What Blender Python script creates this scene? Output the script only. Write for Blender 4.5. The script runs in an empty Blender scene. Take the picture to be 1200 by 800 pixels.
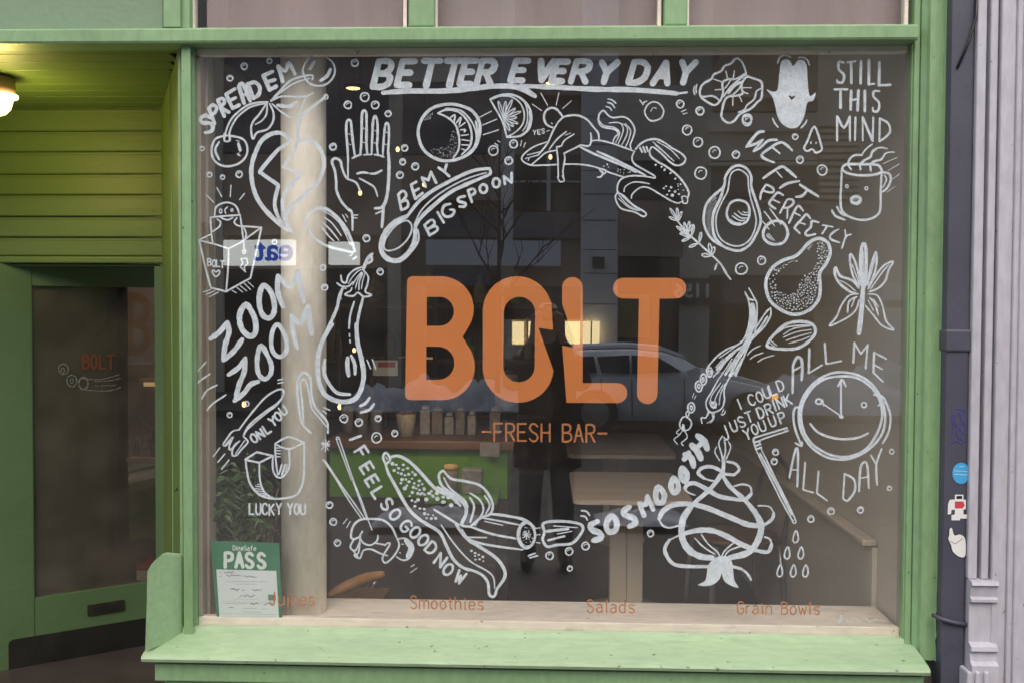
import bpy, bmesh, math, random
from mathutils import Vector, Matrix, geometry
from mathutils import noise as mnoise
sc = bpy.context.scene
C = sc.collection
rad = math.radians
# ------------------------------------------------------------ camera
F = 1167.0; D0 = 3.2; EYE = 1.65
yaw, pit, rol = .03563, -.02857, .00488
fw = Vector((-math.sin(yaw)*math.cos(pit), math.cos(yaw)*math.cos(pit), math.sin(pit)))
rt = Vector((math.cos(yaw), math.sin(yaw), 0)); up = rt.cross(fw)
r2 = rt*math.cos(rol)+up*math.sin(rol); u2 = up*math.cos(rol)-rt*math.sin(rol)
CAM = Vector((0, -D0, EYE))
cd = bpy.data.cameras.new("camera"); cam = bpy.data.objects.new("camera", cd); C.objects.link(cam)
m = Matrix((r2, u2, -fw)).transposed().to_4x4(); m.translation = CAM; cam.matrix_world = m
cd.sensor_width = 36; cd.lens = F*36/1200; cd.clip_start = .02; cd.clip_end = 400
sc.camera = cam
# ------------------------------------------------------------ world, sun, exposure
w = bpy.data.worlds.new("World"); sc.world = w; w.use_nodes = True
nt = w.node_tree; sky = nt.nodes.new('ShaderNodeTexSky'); sky.sky_type = 'NISHITA'; sky.sun_disc = False
SUN_EL, SUN_AZ = rad(50), rad(180)          # azimuth clockwise from +Y
sky.sun_elevation = SUN_EL; sky.sun_rotation = SUN_AZ; sky.air_density = 1.2; sky.dust_density = 4; sky.ozone_density = 1
bgn = nt.nodes['Background']; bgn.inputs['Strength'].default_value = .15
nt.links.new(sky.outputs[0], bgn.inputs[0])
sd = bpy.data.lights.new("sun", 'SUN'); sd.energy = 1.5; sd.angle = rad(130); sd.color = (1, .96, .9)
so = bpy.data.objects.new("sun", sd); C.objects.link(so); so.location = (0, -6, 14)
sdir = Vector((math.sin(SUN_AZ)*math.cos(SUN_EL), math.cos(SUN_AZ)*math.cos(SUN_EL), math.sin(SUN_EL)))
so.rotation_euler = sdir.to_track_quat('Z', 'Y').to_euler()
sc.view_settings.view_transform = 'Standard'; sc.view_settings.look = 'None'
sc.view_settings.exposure = .55; sc.view_settings.gamma = 1

# ------------------------------------------------------------ helpers
def ray(px, py): return fw + r2*((px-600)/F) + u2*((400-py)/F)
def pt(px, py, y=0.0):
    d = ray(px, py); t = (y+D0)/d.y; return CAM + d*t
def X(px, y=0.0, py=400): return pt(px, py, y).x
def Z(py, y=0.0, px=600): return pt(px, py, y).z
def mp(px, py, Y):
    p = pt(px, py, Y); return Vector((p.x, -p.y, p.z))

MATS = {}
def mat(name, col, rough=.6, var=.08, scale=6., bump=.15, bscale=60., metal=0., spec=.5, stretch=(1, 1, 1), dirt=None, dscale=3., damt=.5, coat=0., chip=None, cth=.70):
    if name in MATS: return MATS[name]
    M = bpy.data.materials.new(name); M.use_nodes = True; n = M.node_tree.nodes; L = M.node_tree.links
    b = n['Principled BSDF']; tc = n.new('ShaderNodeTexCoord'); mpn = n.new('ShaderNodeMapping'); mpn.inputs['Scale'].default_value = stretch
    L.new(tc.outputs['Object'], mpn.inputs[0])
    nz = n.new('ShaderNodeTexNoise'); nz.inputs['Scale'].default_value = scale; nz.inputs['Detail'].default_value = 6; L.new(mpn.outputs[0], nz.inputs[0])
    mr = n.new('ShaderNodeMapRange'); mr.inputs[1].default_value = .3; mr.inputs[2].default_value = .7; mr.inputs[3].default_value = 1-var; mr.inputs[4].default_value = 1+var
    L.new(nz.outputs[0], mr.inputs[0])
    mx = n.new('ShaderNodeVectorMath'); mx.operation = 'SCALE'; mx.inputs[0].default_value = col[:3]; L.new(mr.outputs[0], mx.inputs['Scale'])
    src = mx.outputs[0]
    if dirt:
        n2 = n.new('ShaderNodeTexNoise'); n2.inputs['Scale'].default_value = dscale; n2.inputs['Detail'].default_value = 10; n2.inputs['Roughness'].default_value = .7
        L.new(mpn.outputs[0], n2.inputs[0])
        cr = n.new('ShaderNodeMapRange'); cr.inputs[1].default_value = .56; cr.inputs[2].default_value = .7; cr.inputs[4].default_value = damt; L.new(n2.outputs[0], cr.inputs[0])
        mm = n.new('ShaderNodeMix'); mm.data_type = 'RGBA'; L.new(cr.outputs[0], mm.inputs[0]); L.new(src, mm.inputs[6]); mm.inputs[7].default_value = (*dirt, 1)
        src = mm.outputs[2]
    if chip:
        n4 = n.new('ShaderNodeTexNoise'); n4.inputs['Scale'].default_value = 38; n4.inputs['Detail'].default_value = 7; n4.inputs['Roughness'].default_value = .62; L.new(tc.outputs['Object'], n4.inputs[0])
        c4 = n.new('ShaderNodeMapRange'); c4.inputs[1].default_value = cth; c4.inputs[2].default_value = cth+.015; L.new(n4.outputs[0], c4.inputs[0])
        m4 = n.new('ShaderNodeMix'); m4.data_type = 'RGBA'; L.new(c4.outputs[0], m4.inputs[0]); L.new(src, m4.inputs[6]); m4.inputs[7].default_value = (*chip, 1); src = m4.outputs[2]
        n5 = n.new('ShaderNodeTexNoise'); n5.inputs['Scale'].default_value = 16; n5.inputs['Detail'].default_value = 4
        mp5 = n.new('ShaderNodeMapping'); mp5.inputs['Scale'].default_value = tuple(3*q for q in stretch); L.new(tc.outputs['Object'], mp5.inputs[0]); L.new(mp5.outputs[0], n5.inputs[0])
        c5 = n.new('ShaderNodeMapRange'); c5.inputs[1].default_value = .3; c5.inputs[2].default_value = .7; c5.inputs[3].default_value = .90; c5.inputs[4].default_value = 1.07; L.new(n5.outputs[0], c5.inputs[0])
        v5 = n.new('ShaderNodeVectorMath'); v5.operation = 'SCALE'; L.new(src, v5.inputs[0]); L.new(c5.outputs[0], v5.inputs['Scale']); src = v5.outputs[0]
    L.new(src, b.inputs['Base Color'])
    b.inputs['Roughness'].default_value = rough; b.inputs['Metallic'].default_value = metal; b.inputs['Specular IOR Level'].default_value = spec
    b.inputs['Coat Weight'].default_value = coat
    if bump:
        nb = n.new('ShaderNodeTexNoise'); nb.inputs['Scale'].default_value = bscale; nb.inputs['Detail'].default_value = 5; L.new(mpn.outputs[0], nb.inputs[0])
        bp = n.new('ShaderNodeBump'); bp.inputs['Strength'].default_value = bump; bp.inputs['Distance'].default_value = .01; L.new(nb.outputs[0], bp.inputs['Height']); L.new(bp.outputs[0], b.inputs['Normal'])
    MATS[name] = M; return M
def emis(name, col, s):
    M = bpy.data.materials.new(name); M.use_nodes = True; b = M.node_tree.nodes['Principled BSDF']
    b.inputs['Base Color'].default_value = (*col, 1); b.inputs['Emission Color'].default_value = (*col, 1); b.inputs['Emission Strength'].default_value = s
    MATS[name] = M; return M
def glassmat(name, tint, base, rough=0., d0=.006, d1=.03):
    M = bpy.data.materials.new(name); M.use_nodes = True; n = M.node_tree.nodes; L = M.node_tree.links; n.clear()
    o = n.new('ShaderNodeOutputMaterial'); t = n.new('ShaderNodeBsdfTransparent'); t.inputs[0].default_value = (*tint, 1)
    g = n.new('ShaderNodeBsdfGlossy'); g.inputs['Roughness'].default_value = rough; g.inputs[0].default_value = (1, 1, 1, 1)
    lw = n.new('ShaderNodeLayerWeight'); lw.inputs[0].default_value = .5
    p = n.new('ShaderNodeMath'); p.operation = 'POWER'; p.inputs[1].default_value = 4; L.new(lw.outputs['Facing'], p.inputs[0])
    a = n.new('ShaderNodeMath'); a.operation = 'MULTIPLY_ADD'; a.inputs[1].default_value = .7; a.inputs[2].default_value = base; a.use_clamp = True; L.new(p.outputs[0], a.inputs[0])
    tc = n.new('ShaderNodeTexCoord'); nz = n.new('ShaderNodeTexNoise'); nz.inputs['Scale'].default_value = 1.6; nz.inputs['Detail'].default_value = 1; L.new(tc.outputs['Object'], nz.inputs[0])
    bp = n.new('ShaderNodeBump'); bp.inputs['Strength'].default_value = .03; bp.inputs['Distance'].default_value = .02; L.new(nz.outputs[0], bp.inputs['Height']); L.new(bp.outputs[0], g.inputs['Normal'])
    mx = n.new('ShaderNodeMixShader'); L.new(a.outputs[0], mx.inputs[0]); L.new(t.outputs[0], mx.inputs[1]); L.new(g.outputs[0], mx.inputs[2])
    # dust film on the pane, thickened to paint in the reflection's haze
    df = n.new('ShaderNodeBsdfDiffuse'); df.inputs[0].default_value = (.6, .55, .5, 1)
    n3 = n.new('ShaderNodeTexNoise'); n3.inputs['Scale'].default_value = 5; n3.inputs['Detail'].default_value = 8; L.new(tc.outputs['Object'], n3.inputs[0])
    r3 = n.new('ShaderNodeMapRange'); r3.inputs[1].default_value = .4; r3.inputs[2].default_value = .8; r3.inputs[3].default_value = d0; r3.inputs[4].default_value = d1; L.new(n3.outputs[0], r3.inputs[0])
    m3 = n.new('ShaderNodeMixShader'); L.new(r3.outputs[0], m3.inputs[0]); L.new(mx.outputs[0], m3.inputs[1]); L.new(df.outputs[0], m3.inputs[2])
    L.new(m3.outputs[0], o.inputs[0]); MATS[name] = M; return M

def tag(o, label=None, cat=None, group=None, kind=None):
    if label: o['label'] = label
    if cat: o['category'] = cat
    if group: o['group'] = group
    if kind: o['kind'] = kind
    return o
def empty(name, loc, label=None, cat=None, group=None, rz=0):
    o = bpy.data.objects.new(name, None); C.objects.link(o); o.location = loc; o.rotation_euler = (0, 0, rz); o.empty_display_size = .1
    bpy.context.view_layer.update(); return tag(o, label, cat, group)
def link(name, me, ms, parent=None, world=True):
    o = bpy.data.objects.new(name, me); C.objects.link(o)
    for q in (ms if isinstance(ms, (list, tuple)) else [ms]): me.materials.append(q)
    if parent:
        o.parent = parent
        if world:
            r = parent
            while r.parent: r = r.parent
            o.matrix_parent_inverse = parent.matrix_world.inverted() if parent.type == 'EMPTY' else Matrix()
            if parent.type != 'EMPTY': o.matrix_parent_inverse = parent.matrix_world.inverted()
    return o
def bmo(name, bm, ms, parent=None, smooth=False, world=True):
    me = bpy.data.meshes.new(name); bm.normal_update(); bm.to_mesh(me); bm.free()
    if smooth:
        for p in me.polygons: p.use_smooth = True
    o = link(name, me, ms, parent, world)
    bpy.context.view_layer.update() if parent is None else None
    return o
def addbox(bm, x0, x1, y0, y1, z0, z1, bev=0.0):
    if x0 > x1: x0, x1 = x1, x0
    if y0 > y1: y0, y1 = y1, y0
    if z0 > z1: z0, z1 = z1, z0
    r = bmesh.ops.create_cube(bm, size=1, matrix=Matrix.Translation(((x0+x1)/2, (y0+y1)/2, (z0+z1)/2)) @ Matrix.Diagonal((x1-x0, y1-y0, z1-z0, 1)))
    if bev:
        es = list({e for v in r['verts'] for e in v.link_edges})
        bmesh.ops.bevel(bm, geom=es, offset=bev, segments=2, profile=.5, affect='EDGES')
def box(name, mt, parent, x0, x1, y0, y1, z0, z1, bev=0.0, label=None):
    bm = bmesh.new(); addbox(bm, x0, x1, y0, y1, z0, z1, bev); o = bmo(name, bm, mt, parent)
    if label: o['label'] = label
    return o
def prism(bm, poly, axis, a, b):
    """poly: list of 2D; axis x -> (y,z), y -> (x,z), z -> (x,y)"""
    f = {'x': lambda p, t: (t, p[0], p[1]), 'y': lambda p, t: (p[0], t, p[1]), 'z': lambda p, t: (p[0], p[1], t)}[axis]
    A = [bm.verts.new(f(p, a)) for p in poly]; B = [bm.verts.new(f(p, b)) for p in poly]
    n = len(poly); bm.faces.new(A); bm.faces.new(B[::-1])
    for i in range(n): bm.faces.new((A[i], B[i], B[(i+1) % n], A[(i+1) % n]))
    bmesh.ops.recalc_face_normals(bm, faces=bm.faces)
def tube(bm, pts, r, seg=8, cap=True):
    pts = [Vector(p) for p in pts]; rings = []; N = len(pts)
    for i, p in enumerate(pts):
        t = (pts[min(i+1, N-1)]-pts[max(i-1, 0)]).normalized(); a = t.orthogonal().normalized() if i == 0 else (prev - t*prev.dot(t)).normalized()
        prev = a; b = t.cross(a); rr = r[i] if isinstance(r, (list, tuple)) else r
        rings.append([bm.verts.new(p+(a*math.cos(k*2*math.pi/seg)+b*math.sin(k*2*math.pi/seg))*rr) for k in range(seg)])
    for i in range(N-1):
        for k in range(seg): bm.faces.new((rings[i][k], rings[i][(k+1) % seg], rings[i+1][(k+1) % seg], rings[i+1][k]))
    if cap: bm.faces.new(rings[0][::-1]); bm.faces.new(rings[-1])
def lathe(bm, prof, c=(0, 0, 0), seg=24, sx=1, sy=1, flute=0, nf=0):
    rings = []
    for r, z in prof:
        rings.append([bm.verts.new((c[0]+sx*r*(1+flute*math.cos(nf*k*2*math.pi/seg))*math.cos(k*2*math.pi/seg), c[1]+sy*r*(1+flute*math.cos(nf*k*2*math.pi/seg))*math.sin(k*2*math.pi/seg), c[2]+z)) for k in range(seg)])
    for i in range(len(prof)-1):
        for k in range(seg): bm.faces.new((rings[i][k], rings[i][(k+1) % seg], rings[i+1][(k+1) % seg], rings[i+1][k]))
    if prof[0][0] > 1e-4: bm.faces.new(rings[0][::-1])
    if prof[-1][0] > 1e-4: bm.faces.new(rings[-1])
def skin(name, chains, mt, parent, sub=2):
    """chains: list of lists of (x,y,z,r); first vertex of a later chain may be ('j', chain, index)"""
    vs = []; es = []; rs = []; ids = []
    for ch in chains:
        cur = []
        for q in ch:
            if q[0] == 'j': cur.append(ids[q[1]][q[2]])
            else: vs.append(q[:3]); rs.append(q[3]); cur.append(len(vs)-1)
        ids.append(cur); es += [(cur[i], cur[i+1]) for i in range(len(cur)-1)]
    me = bpy.data.meshes.new(name); me.from_pydata(vs, es, []); o = bpy.data.objects.new(name, me); C.objects.link(o)
    sm = o.modifiers.new('skin', 'SKIN'); sm.use_smooth_shade = True; ss = o.modifiers.new('sub', 'SUBSURF'); ss.levels = sub; ss.render_levels = sub
    for i, s in enumerate(me.skin_vertices[0].data):
        q = rs[i]; s.radius = (q, q) if not isinstance(q, tuple) else q; s.use_root = (i == 0)
    dg = bpy.context.evaluated_depsgraph_get(); me2 = bpy.data.meshes.new_from_object(o.evaluated_get(dg)); bpy.data.objects.remove(o)
    me2.name = name; return link(name, me2, mt, parent)

# ------------------------------------------------------------ materials
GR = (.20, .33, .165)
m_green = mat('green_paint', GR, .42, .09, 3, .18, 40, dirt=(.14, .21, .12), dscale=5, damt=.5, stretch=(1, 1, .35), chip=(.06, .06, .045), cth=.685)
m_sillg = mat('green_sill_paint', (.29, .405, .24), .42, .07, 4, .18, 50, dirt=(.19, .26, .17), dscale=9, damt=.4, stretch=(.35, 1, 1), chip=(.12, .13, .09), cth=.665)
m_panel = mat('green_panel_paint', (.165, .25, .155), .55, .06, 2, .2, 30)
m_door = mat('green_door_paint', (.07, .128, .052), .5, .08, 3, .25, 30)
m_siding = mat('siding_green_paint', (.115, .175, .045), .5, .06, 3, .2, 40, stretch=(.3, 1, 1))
m_cream = mat('cream_paint', (.95, .895, .775), .55, .04, 4, .15, 40, dirt=(.62, .54, .44), dscale=7, damt=.5, stretch=(1, 1, .4), chip=(.4, .33, .25), cth=.72)
m_inner = mat('cream_frame', (.80, .72, .62), .55, .06, 6, .2, 40, dirt=(.25, .22, .2), dscale=14, damt=.5, stretch=(.3, 1, 1), chip=(.25, .21, .17), cth=.67)
m_tan = mat('tan_wall', (.36, .31, .25), .6, .06, 2, .1)
m_wallr = mat('beige_wall', (.56, .51, .42), .6, .07, 1.5, .1)
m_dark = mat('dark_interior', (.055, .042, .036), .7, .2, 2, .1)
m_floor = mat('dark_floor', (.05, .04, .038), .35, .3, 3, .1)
m_pipe = mat('pipe_paint', (.058, .058, .082), .5, .12, 5, .08, 60, dirt=(.03, .03, .04), dscale=7, damt=.4)
m_lilac = mat('lilac_paint', (.44, .43, .475), .55, .07, 3, .2, 45, dirt=(.36, .35, .40), dscale=8, damt=.7, stretch=(1, 1, .3), chip=(.22, .21, .24), cth=.675)
m_black = mat('black_metal', (.015, .015, .016), .35, .3, 20, .2)
m_kick = mat('kick_plate', (.012, .011, .009), .4, .4, 6, .2, 80, dirt=(.03, .027, .022), dscale=9, damt=.5)
m_brass = mat('dark_brass', (.05, .045, .03), .4, .3, 20, .2, metal=.6)
m_brick = mat('red_mat', (.11, .035, .03), .8, .3, 30, .4)
m_glass = glassmat('window_glass', (.995, .995, .99), .086, 0, .008, .024)
m_glassd = glassmat('door_glass', (.7, .66, .63), .045, 0, .05, .10)
m_glassf = glassmat('far_glass', (.93, .92, .92), .08)
m_wood = mat('warm_wood', (.16, .075, .035), .45, .25, 5, .1, stretch=(.2, 3, 3))
m_oak = mat('light_oak', (.72, .60, .47), .45, .1, 4, .1, stretch=(.2, 3, 3))
m_cgreen = mat('counter_green', (.12, .30, .02), .45, .05, 3, .05)
m_white = mat('white_plastic', (.7, .7, .68), .5, .05, 5, .05)
m_paper = mat('paper', (.60, .66, .66), .7, .03, 12, .02)
m_sign = mat('sign_green', (.035, .18, .095), .5, .06, 8, .02)
m_ink = mat('ink', (.10, .12, .12), .8, .1, 40, 0)
m_inkg = mat('grey_ink', (.32, .37, .37), .8, .1, 40, 0)
m_orange = mat('orange_vinyl', (.60, .20, .042), .5, .05, 3, .03, 30)
m_orange2 = mat('orange_thin', (.48, .18, .055), .5, .08, 30, 0)
m_leaf = mat('leaf', (.06, .12, .04), .4, .6, 25, .2)
m_pot = mat('clay_pot', (.36, .32, .2), .7, .12, 8, .3)
m_stem = mat('stem', (.3, .2, .13), .7, .2, 20, .3)
m_conc = mat('grey_concrete', (.74, .71, .70), .8, .12, 1.2, .2, 20)
m_brown = mat('brown_panel', (.42, .31, .24), .6, .15, .8, .1)
m_brown2 = mat('brown_light_panel', (.70, .60, .50), .6, .12, .9, .1)
m_dwin = mat('dark_window', (.02, .022, .026), .15, .3, .6, 0)
m_band = mat('dark_fascia', (.16, .145, .16), .5, .2, .8, .1)
m_signw = mat('white_fascia', (.85, .85, .88), .5, .04, 1, .05)
m_beige = mat('beige_mullion', (.6, .53, .42), .6, .06, 2, .1)
m_asph = mat('asphalt', (.05, .05, .055), .45, .35, .8, .4, 60, dirt=(.13, .13, .14), dscale=.9, damt=.7)
m_pave = mat('paving', (.07, .067, .067), .6, .3, .7, .3, 50, dirt=(.2, .2, .215), dscale=1.6, damt=.7)
m_snow = mat('old_snow', (.55, .56, .6), .7, .18, 4, .6, 12, dirt=(.2, .19, .19), dscale=2.5, damt=.8)
m_car = mat('silver_car_paint', (.85, .85, .86), .3, .02, 2, 0, metal=0, coat=1, dirt=(.3, .29, .29), dscale=2, damt=.4)
m_carl = mat('car_snow', (.85, .85, .88), .6, .05, 6, .4, 30)
m_tyre = mat('rubber', (.015, .015, .016), .7, .2, 10, .2)
m_rim = mat('rim', (.35, .35, .37), .3, .1, 8, 0, metal=.8)
m_coat = mat('dark_coat', (.014, .013, .016), .85, .3, 9, .5, 60)
m_jean = mat('dark_jeans', (.11, .12, .15), .85, .2, 12, .3, 90)
m_skin = mat('skin', (.45, .27, .19), .5, .05, 8, .1)
m_hair = mat('dark_hair', (.02, .014, .011), .5, .3, 40, .4, 90)
m_bark = mat('bark', (.03, .024, .022), .8, .3, 20, .5)
m_blue = mat('blue_print', (.02, .12, .45), .5, .05, 9, 0)
m_bulb = emis('warm_bulb', (1, .60, .25), 2.2)
m_globe = emis('porch_globe', (1, .74, .28), 3.2)
m_litwin = emis('lit_window', (1, .80, .42), 3.2)

# painted chalk-white: opaque white with thin streaks
def whitepaint(name, col, thin):
    M = bpy.data.materials.new(name); M.use_nodes = True; n = M.node_tree.nodes; L = M.node_tree.links; b = n['Principled BSDF']
    b.inputs['Roughness'].default_value = .65
    tc = n.new('ShaderNodeTexCoord'); nz = n.new('ShaderNodeTexNoise'); nz.inputs['Scale'].default_value = 55; nz.inputs['Detail'].default_value = 6; L.new(tc.outputs['Object'], nz.inputs[0])
    cr = n.new('ShaderNodeMapRange'); cr.inputs[1].default_value = .35; cr.inputs[2].default_value = .65; cr.inputs[3].default_value = .86; cr.inputs[4].default_value = 1.05; L.new(nz.outputs[0], cr.inputs[0])
    v = n.new('ShaderNodeVectorMath'); v.operation = 'SCALE'; v.inputs[0].default_value = col; L.new(cr.outputs[0], v.inputs['Scale']); L.new(v.outputs[0], b.inputs['Base Color'])
    n2 = n.new('ShaderNodeTexNoise'); n2.inputs['Scale'].default_value = 130; n2.inputs['Detail'].default_value = 3; L.new(tc.outputs['Object'], n2.inputs[0])
    c2 = n.new('ShaderNodeMapRange'); c2.inputs[1].default_value = .25; c2.inputs[2].default_value = .5; c2.inputs[3].default_value = thin; c2.inputs[4].default_value = 1; L.new(n2.outputs[0], c2.inputs[0]); L.new(c2.outputs[0], b.inputs['Alpha'])
    MATS[name] = M; return M
m_wp = whitepaint('white_window_paint', (.69, .765, .83), .75)
m_wpt = whitepaint('thin_window_paint', (.58, .63, .66), .35)
m_wpd = whitepaint('faint_door_paint', (.16, .17, .16), .1)

# ============================================================ SETTING: street behind the viewer (seen mirrored in the glass)
def sheet(name, mt, x0, x1, y0, y1, z, kind='structure'):
    bm = bmesh.new(); addbox(bm, x0, x1, y0, y1, z-.3, z); return tag(bmo(name, bm, mt), kind=kind)
sheet('pavement', m_pave, -30, 30, -4.9, -.101, -.05)
sheet('road', m_asph, -60, 60, -13.2, -5.05, -.12)
sheet('kerb', m_asph, -30, 30, -5.05, -4.9, -.046)
sheet('far_pavement', m_pave, -60, 60, -16.9, -13.2, .0)
sheet('ground', m_asph, -300, 300, -300, 300, -.5)
# ============================================================ STOREFRONT
front = empty('storefront', (-1.2, 0, 0), 'pale green painted wooden shopfront with recessed doorway at left', 'building')
ZT, ZB = 2.493, .624; XL, XR = -1.141, 1.133
P = front
def fbox(name, mt, a, b, y0, y1, z0, z1, bev=.003, par=None, label=None, yy=None):
    yy = y0 if yy is None else yy
    return box(name, mt, par or P, X(a, yy), X(b, yy), y0, y1, z0, z1, bev, label)
# beam over window and recess
bm = bmesh.new(); zb = ZT+.004
prism(bm, [(-.068, zb), (-.072, zb+.006), (-.072, zb+.040), (-.066, zb+.046), (-.03, zb+.052), (.02, zb+.052), (.02, zb)], 'x', X(-60, -.1), X(1074, -.1))
bmo('transom_beam', bm, m_green, P)
TZ = zb+.052
# upper: wall panel over recess, mullions, header, transom frames
fbox('wall_panel', m_panel, -60, 193, -.03, .02, TZ, 3.35)
fbox('pilaster_board', m_green, 193, 213, -.055, .02, TZ, 3.35)
fbox('pilaster_board', m_green, 213.3, 224, -.04, .02, TZ, 3.35)
for a, b in ((478, 508), (775, 802)): fbox('mullion', m_green, a, b, -.045, .03, TZ, 2.95, .006)
fbox('header_board', m_green, 224.5, 1062, -.06, .03, 2.95, 3.35)
for a, b in ((224.8, 477.6), (508.4, 774.6), (802.4, 1063)):
    tw = empty('transom_window', (X((a+b)/2, 0, 20), 0, TZ), {224: 'narrow top window pane above the window, left of both mullions', 508: 'top window pane between the two green mullions', 802: 'top window pane at the right end beside the pilaster'}[int(a)], 'window', 'top windows above the beam')
    x0, x1 = X(a, 0, 20), X(b, 0, 20)
    box('glass_pane', m_glassf, tw, x0+.012, x1-.012, 0, .006, TZ+.010, 2.94)
    bm = bmesh.new(); g = .012
    addbox(bm, x0+.001, x0+g, -.012, .02, TZ+.001, 2.949); addbox(bm, x1-g, x1-.001, -.012, .02, TZ+.001, 2.949)
    addbox(bm, x0+g+.0005, x1-g-.0005, -.012, .02, TZ+.001, TZ+.010)
    bmo('frame', bm, m_inner, tw)
    box('reflection_backing', mat('reflection_grey', (.40, .345, .345), .8, .16, 2.2, .2, 12, stretch=(3, 1, .25), dirt=(.5, .46, .45), dscale=1.5, damt=.6), tw, x0-.02, x1+.02, .05, .06, TZ-.06, 2.94)  # added grey backing, its streaked colour stands in for the panes' reflected light
# right pilaster of green boards
ZP = .572
fbox('pilaster_board', m_green, 1066, 1073, -.03, .03, ZP, 3.35, .004, yy=-.03)
x0 = X(1073, -.03)+.001; xm = X(1082, -.06); x1 = X(1107, -.06)
bm = bmesh.new(); prism(bm, [(x0, .03), (x0, -.035), (x0+.012, -.05), (x0+.02, -.052), (xm, -.052), (xm+.004, -.066), (xm+.02, -.07), (x1-.022, -.07), (x1-.018, -.082), (x1, -.082), (x1, .03)], 'z', ZP, 3.35)
bmo('pilaster_board', bm, m_green, P)
# base under the window
xa, xb = X(166, -.17, 760), X(1090, -.17, 780)
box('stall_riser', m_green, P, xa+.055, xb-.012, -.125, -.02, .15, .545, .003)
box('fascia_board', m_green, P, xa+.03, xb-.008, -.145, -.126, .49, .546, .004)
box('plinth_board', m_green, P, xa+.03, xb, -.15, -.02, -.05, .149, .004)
# plinth block at left end of the sill
bm = bmesh.new(); A = []; B = []
for ppx, ppy in ((169.5, 763), (171.5, 700), (172, 669), (178, 659), (190, 648.5), (213.8, 650.5), (213.8, 700), (213.8, 748)):
    yy = -.172+(ppx-170)/43.5*.142; q = pt(ppx, ppy, yy); A.append(bm.verts.new(q)); B.append(bm.verts.new((q.x, min(yy+.03, .0), q.z)))
n_ = len(A); bm.faces.new(A); bm.faces.new(B[::-1])
for i in range(n_): bm.faces.new((A[i], B[i], B[(i+1) % n_], A[(i+1) % n_]))
bmesh.ops.recalc_face_normals(bm, faces=bm.faces)
bmesh.ops.bevel(bm, geom=list(bm.edges), offset=.003, segments=2, affect='EDGES')
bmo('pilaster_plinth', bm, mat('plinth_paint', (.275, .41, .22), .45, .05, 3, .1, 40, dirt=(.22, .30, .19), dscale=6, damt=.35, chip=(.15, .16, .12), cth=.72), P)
# corner post and splayed reveal going back to the door
fbox('corner_post', m_green, 209.5, 213.5, -.012, .03, .0, zb, .004)
xs0, xs1 = X(210, .03), X(190, .96)
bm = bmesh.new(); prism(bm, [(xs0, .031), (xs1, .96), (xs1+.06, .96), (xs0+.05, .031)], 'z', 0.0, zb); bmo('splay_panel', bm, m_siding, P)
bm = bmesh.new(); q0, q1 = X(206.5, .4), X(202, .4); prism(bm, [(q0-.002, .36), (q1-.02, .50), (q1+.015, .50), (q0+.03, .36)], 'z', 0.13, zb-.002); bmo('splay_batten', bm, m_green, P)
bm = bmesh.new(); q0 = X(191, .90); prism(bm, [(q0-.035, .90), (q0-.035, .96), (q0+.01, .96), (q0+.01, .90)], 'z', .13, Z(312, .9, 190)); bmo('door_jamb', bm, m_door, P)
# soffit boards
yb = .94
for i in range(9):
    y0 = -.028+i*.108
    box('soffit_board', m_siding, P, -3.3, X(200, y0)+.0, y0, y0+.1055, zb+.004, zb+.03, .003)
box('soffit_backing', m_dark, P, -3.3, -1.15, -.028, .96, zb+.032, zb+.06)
# horizontal siding boards
rnd0 = random.Random(3)
ys = [125, 153.8, 178.0, 204.3, 228.6, 253.9, 278.2, 300.5]
for i in range(7):
    zt, zl = Z(ys[i], yb, 100), Z(ys[i+1], yb, 100); jy = rnd0.uniform(-.003, .003)
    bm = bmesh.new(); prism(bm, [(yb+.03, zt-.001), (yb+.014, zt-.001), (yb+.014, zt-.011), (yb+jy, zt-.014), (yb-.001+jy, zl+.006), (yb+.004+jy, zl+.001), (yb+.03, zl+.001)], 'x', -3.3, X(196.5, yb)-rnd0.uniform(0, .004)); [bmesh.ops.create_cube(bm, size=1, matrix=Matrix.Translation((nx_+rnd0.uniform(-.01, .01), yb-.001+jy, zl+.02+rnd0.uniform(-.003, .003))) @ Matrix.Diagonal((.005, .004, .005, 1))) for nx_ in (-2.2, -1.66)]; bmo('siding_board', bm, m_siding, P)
zl = Z(300.5, yb, 100)
box('trim_strip', m_siding, P, -3.3, X(196.5, yb), yb-.025, yb+.03, zl-.03, zl-.002, .006)
bm = bmesh.new(); addbox(bm, X(196.5, yb)+.003, X(200, yb)+.02, yb-.03, yb+.03, zl-.03, zb+.002); bmo('siding_corner', bm, m_siding, P)
box('door_head', m_door, P, -3.3, X(189, 1.0), yb-.0, yb+.06, Z(312, yb, 100), zl-.032, .003)
box('recess_step', m_conc, P, -3.3, X(205, 0), -.1, 1.9, -.3, -.045, .01)
mt = tag(box('door_mat', m_brick, None, -2.9, -1.5, .0, .85, -.041, -.03), 'dark red coir doormat on the step below the shop door', 'doormat')
box('recess_side_wall', m_siding, P, -3.36, -3.301, -.1, 1.0, 0, zb)
# side wall of building above/right of opening so that interior stays dark
box('upper_wall', m_brown, P, -3.4, 1.3, .03, .10, 3.351, 5.6)

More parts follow.
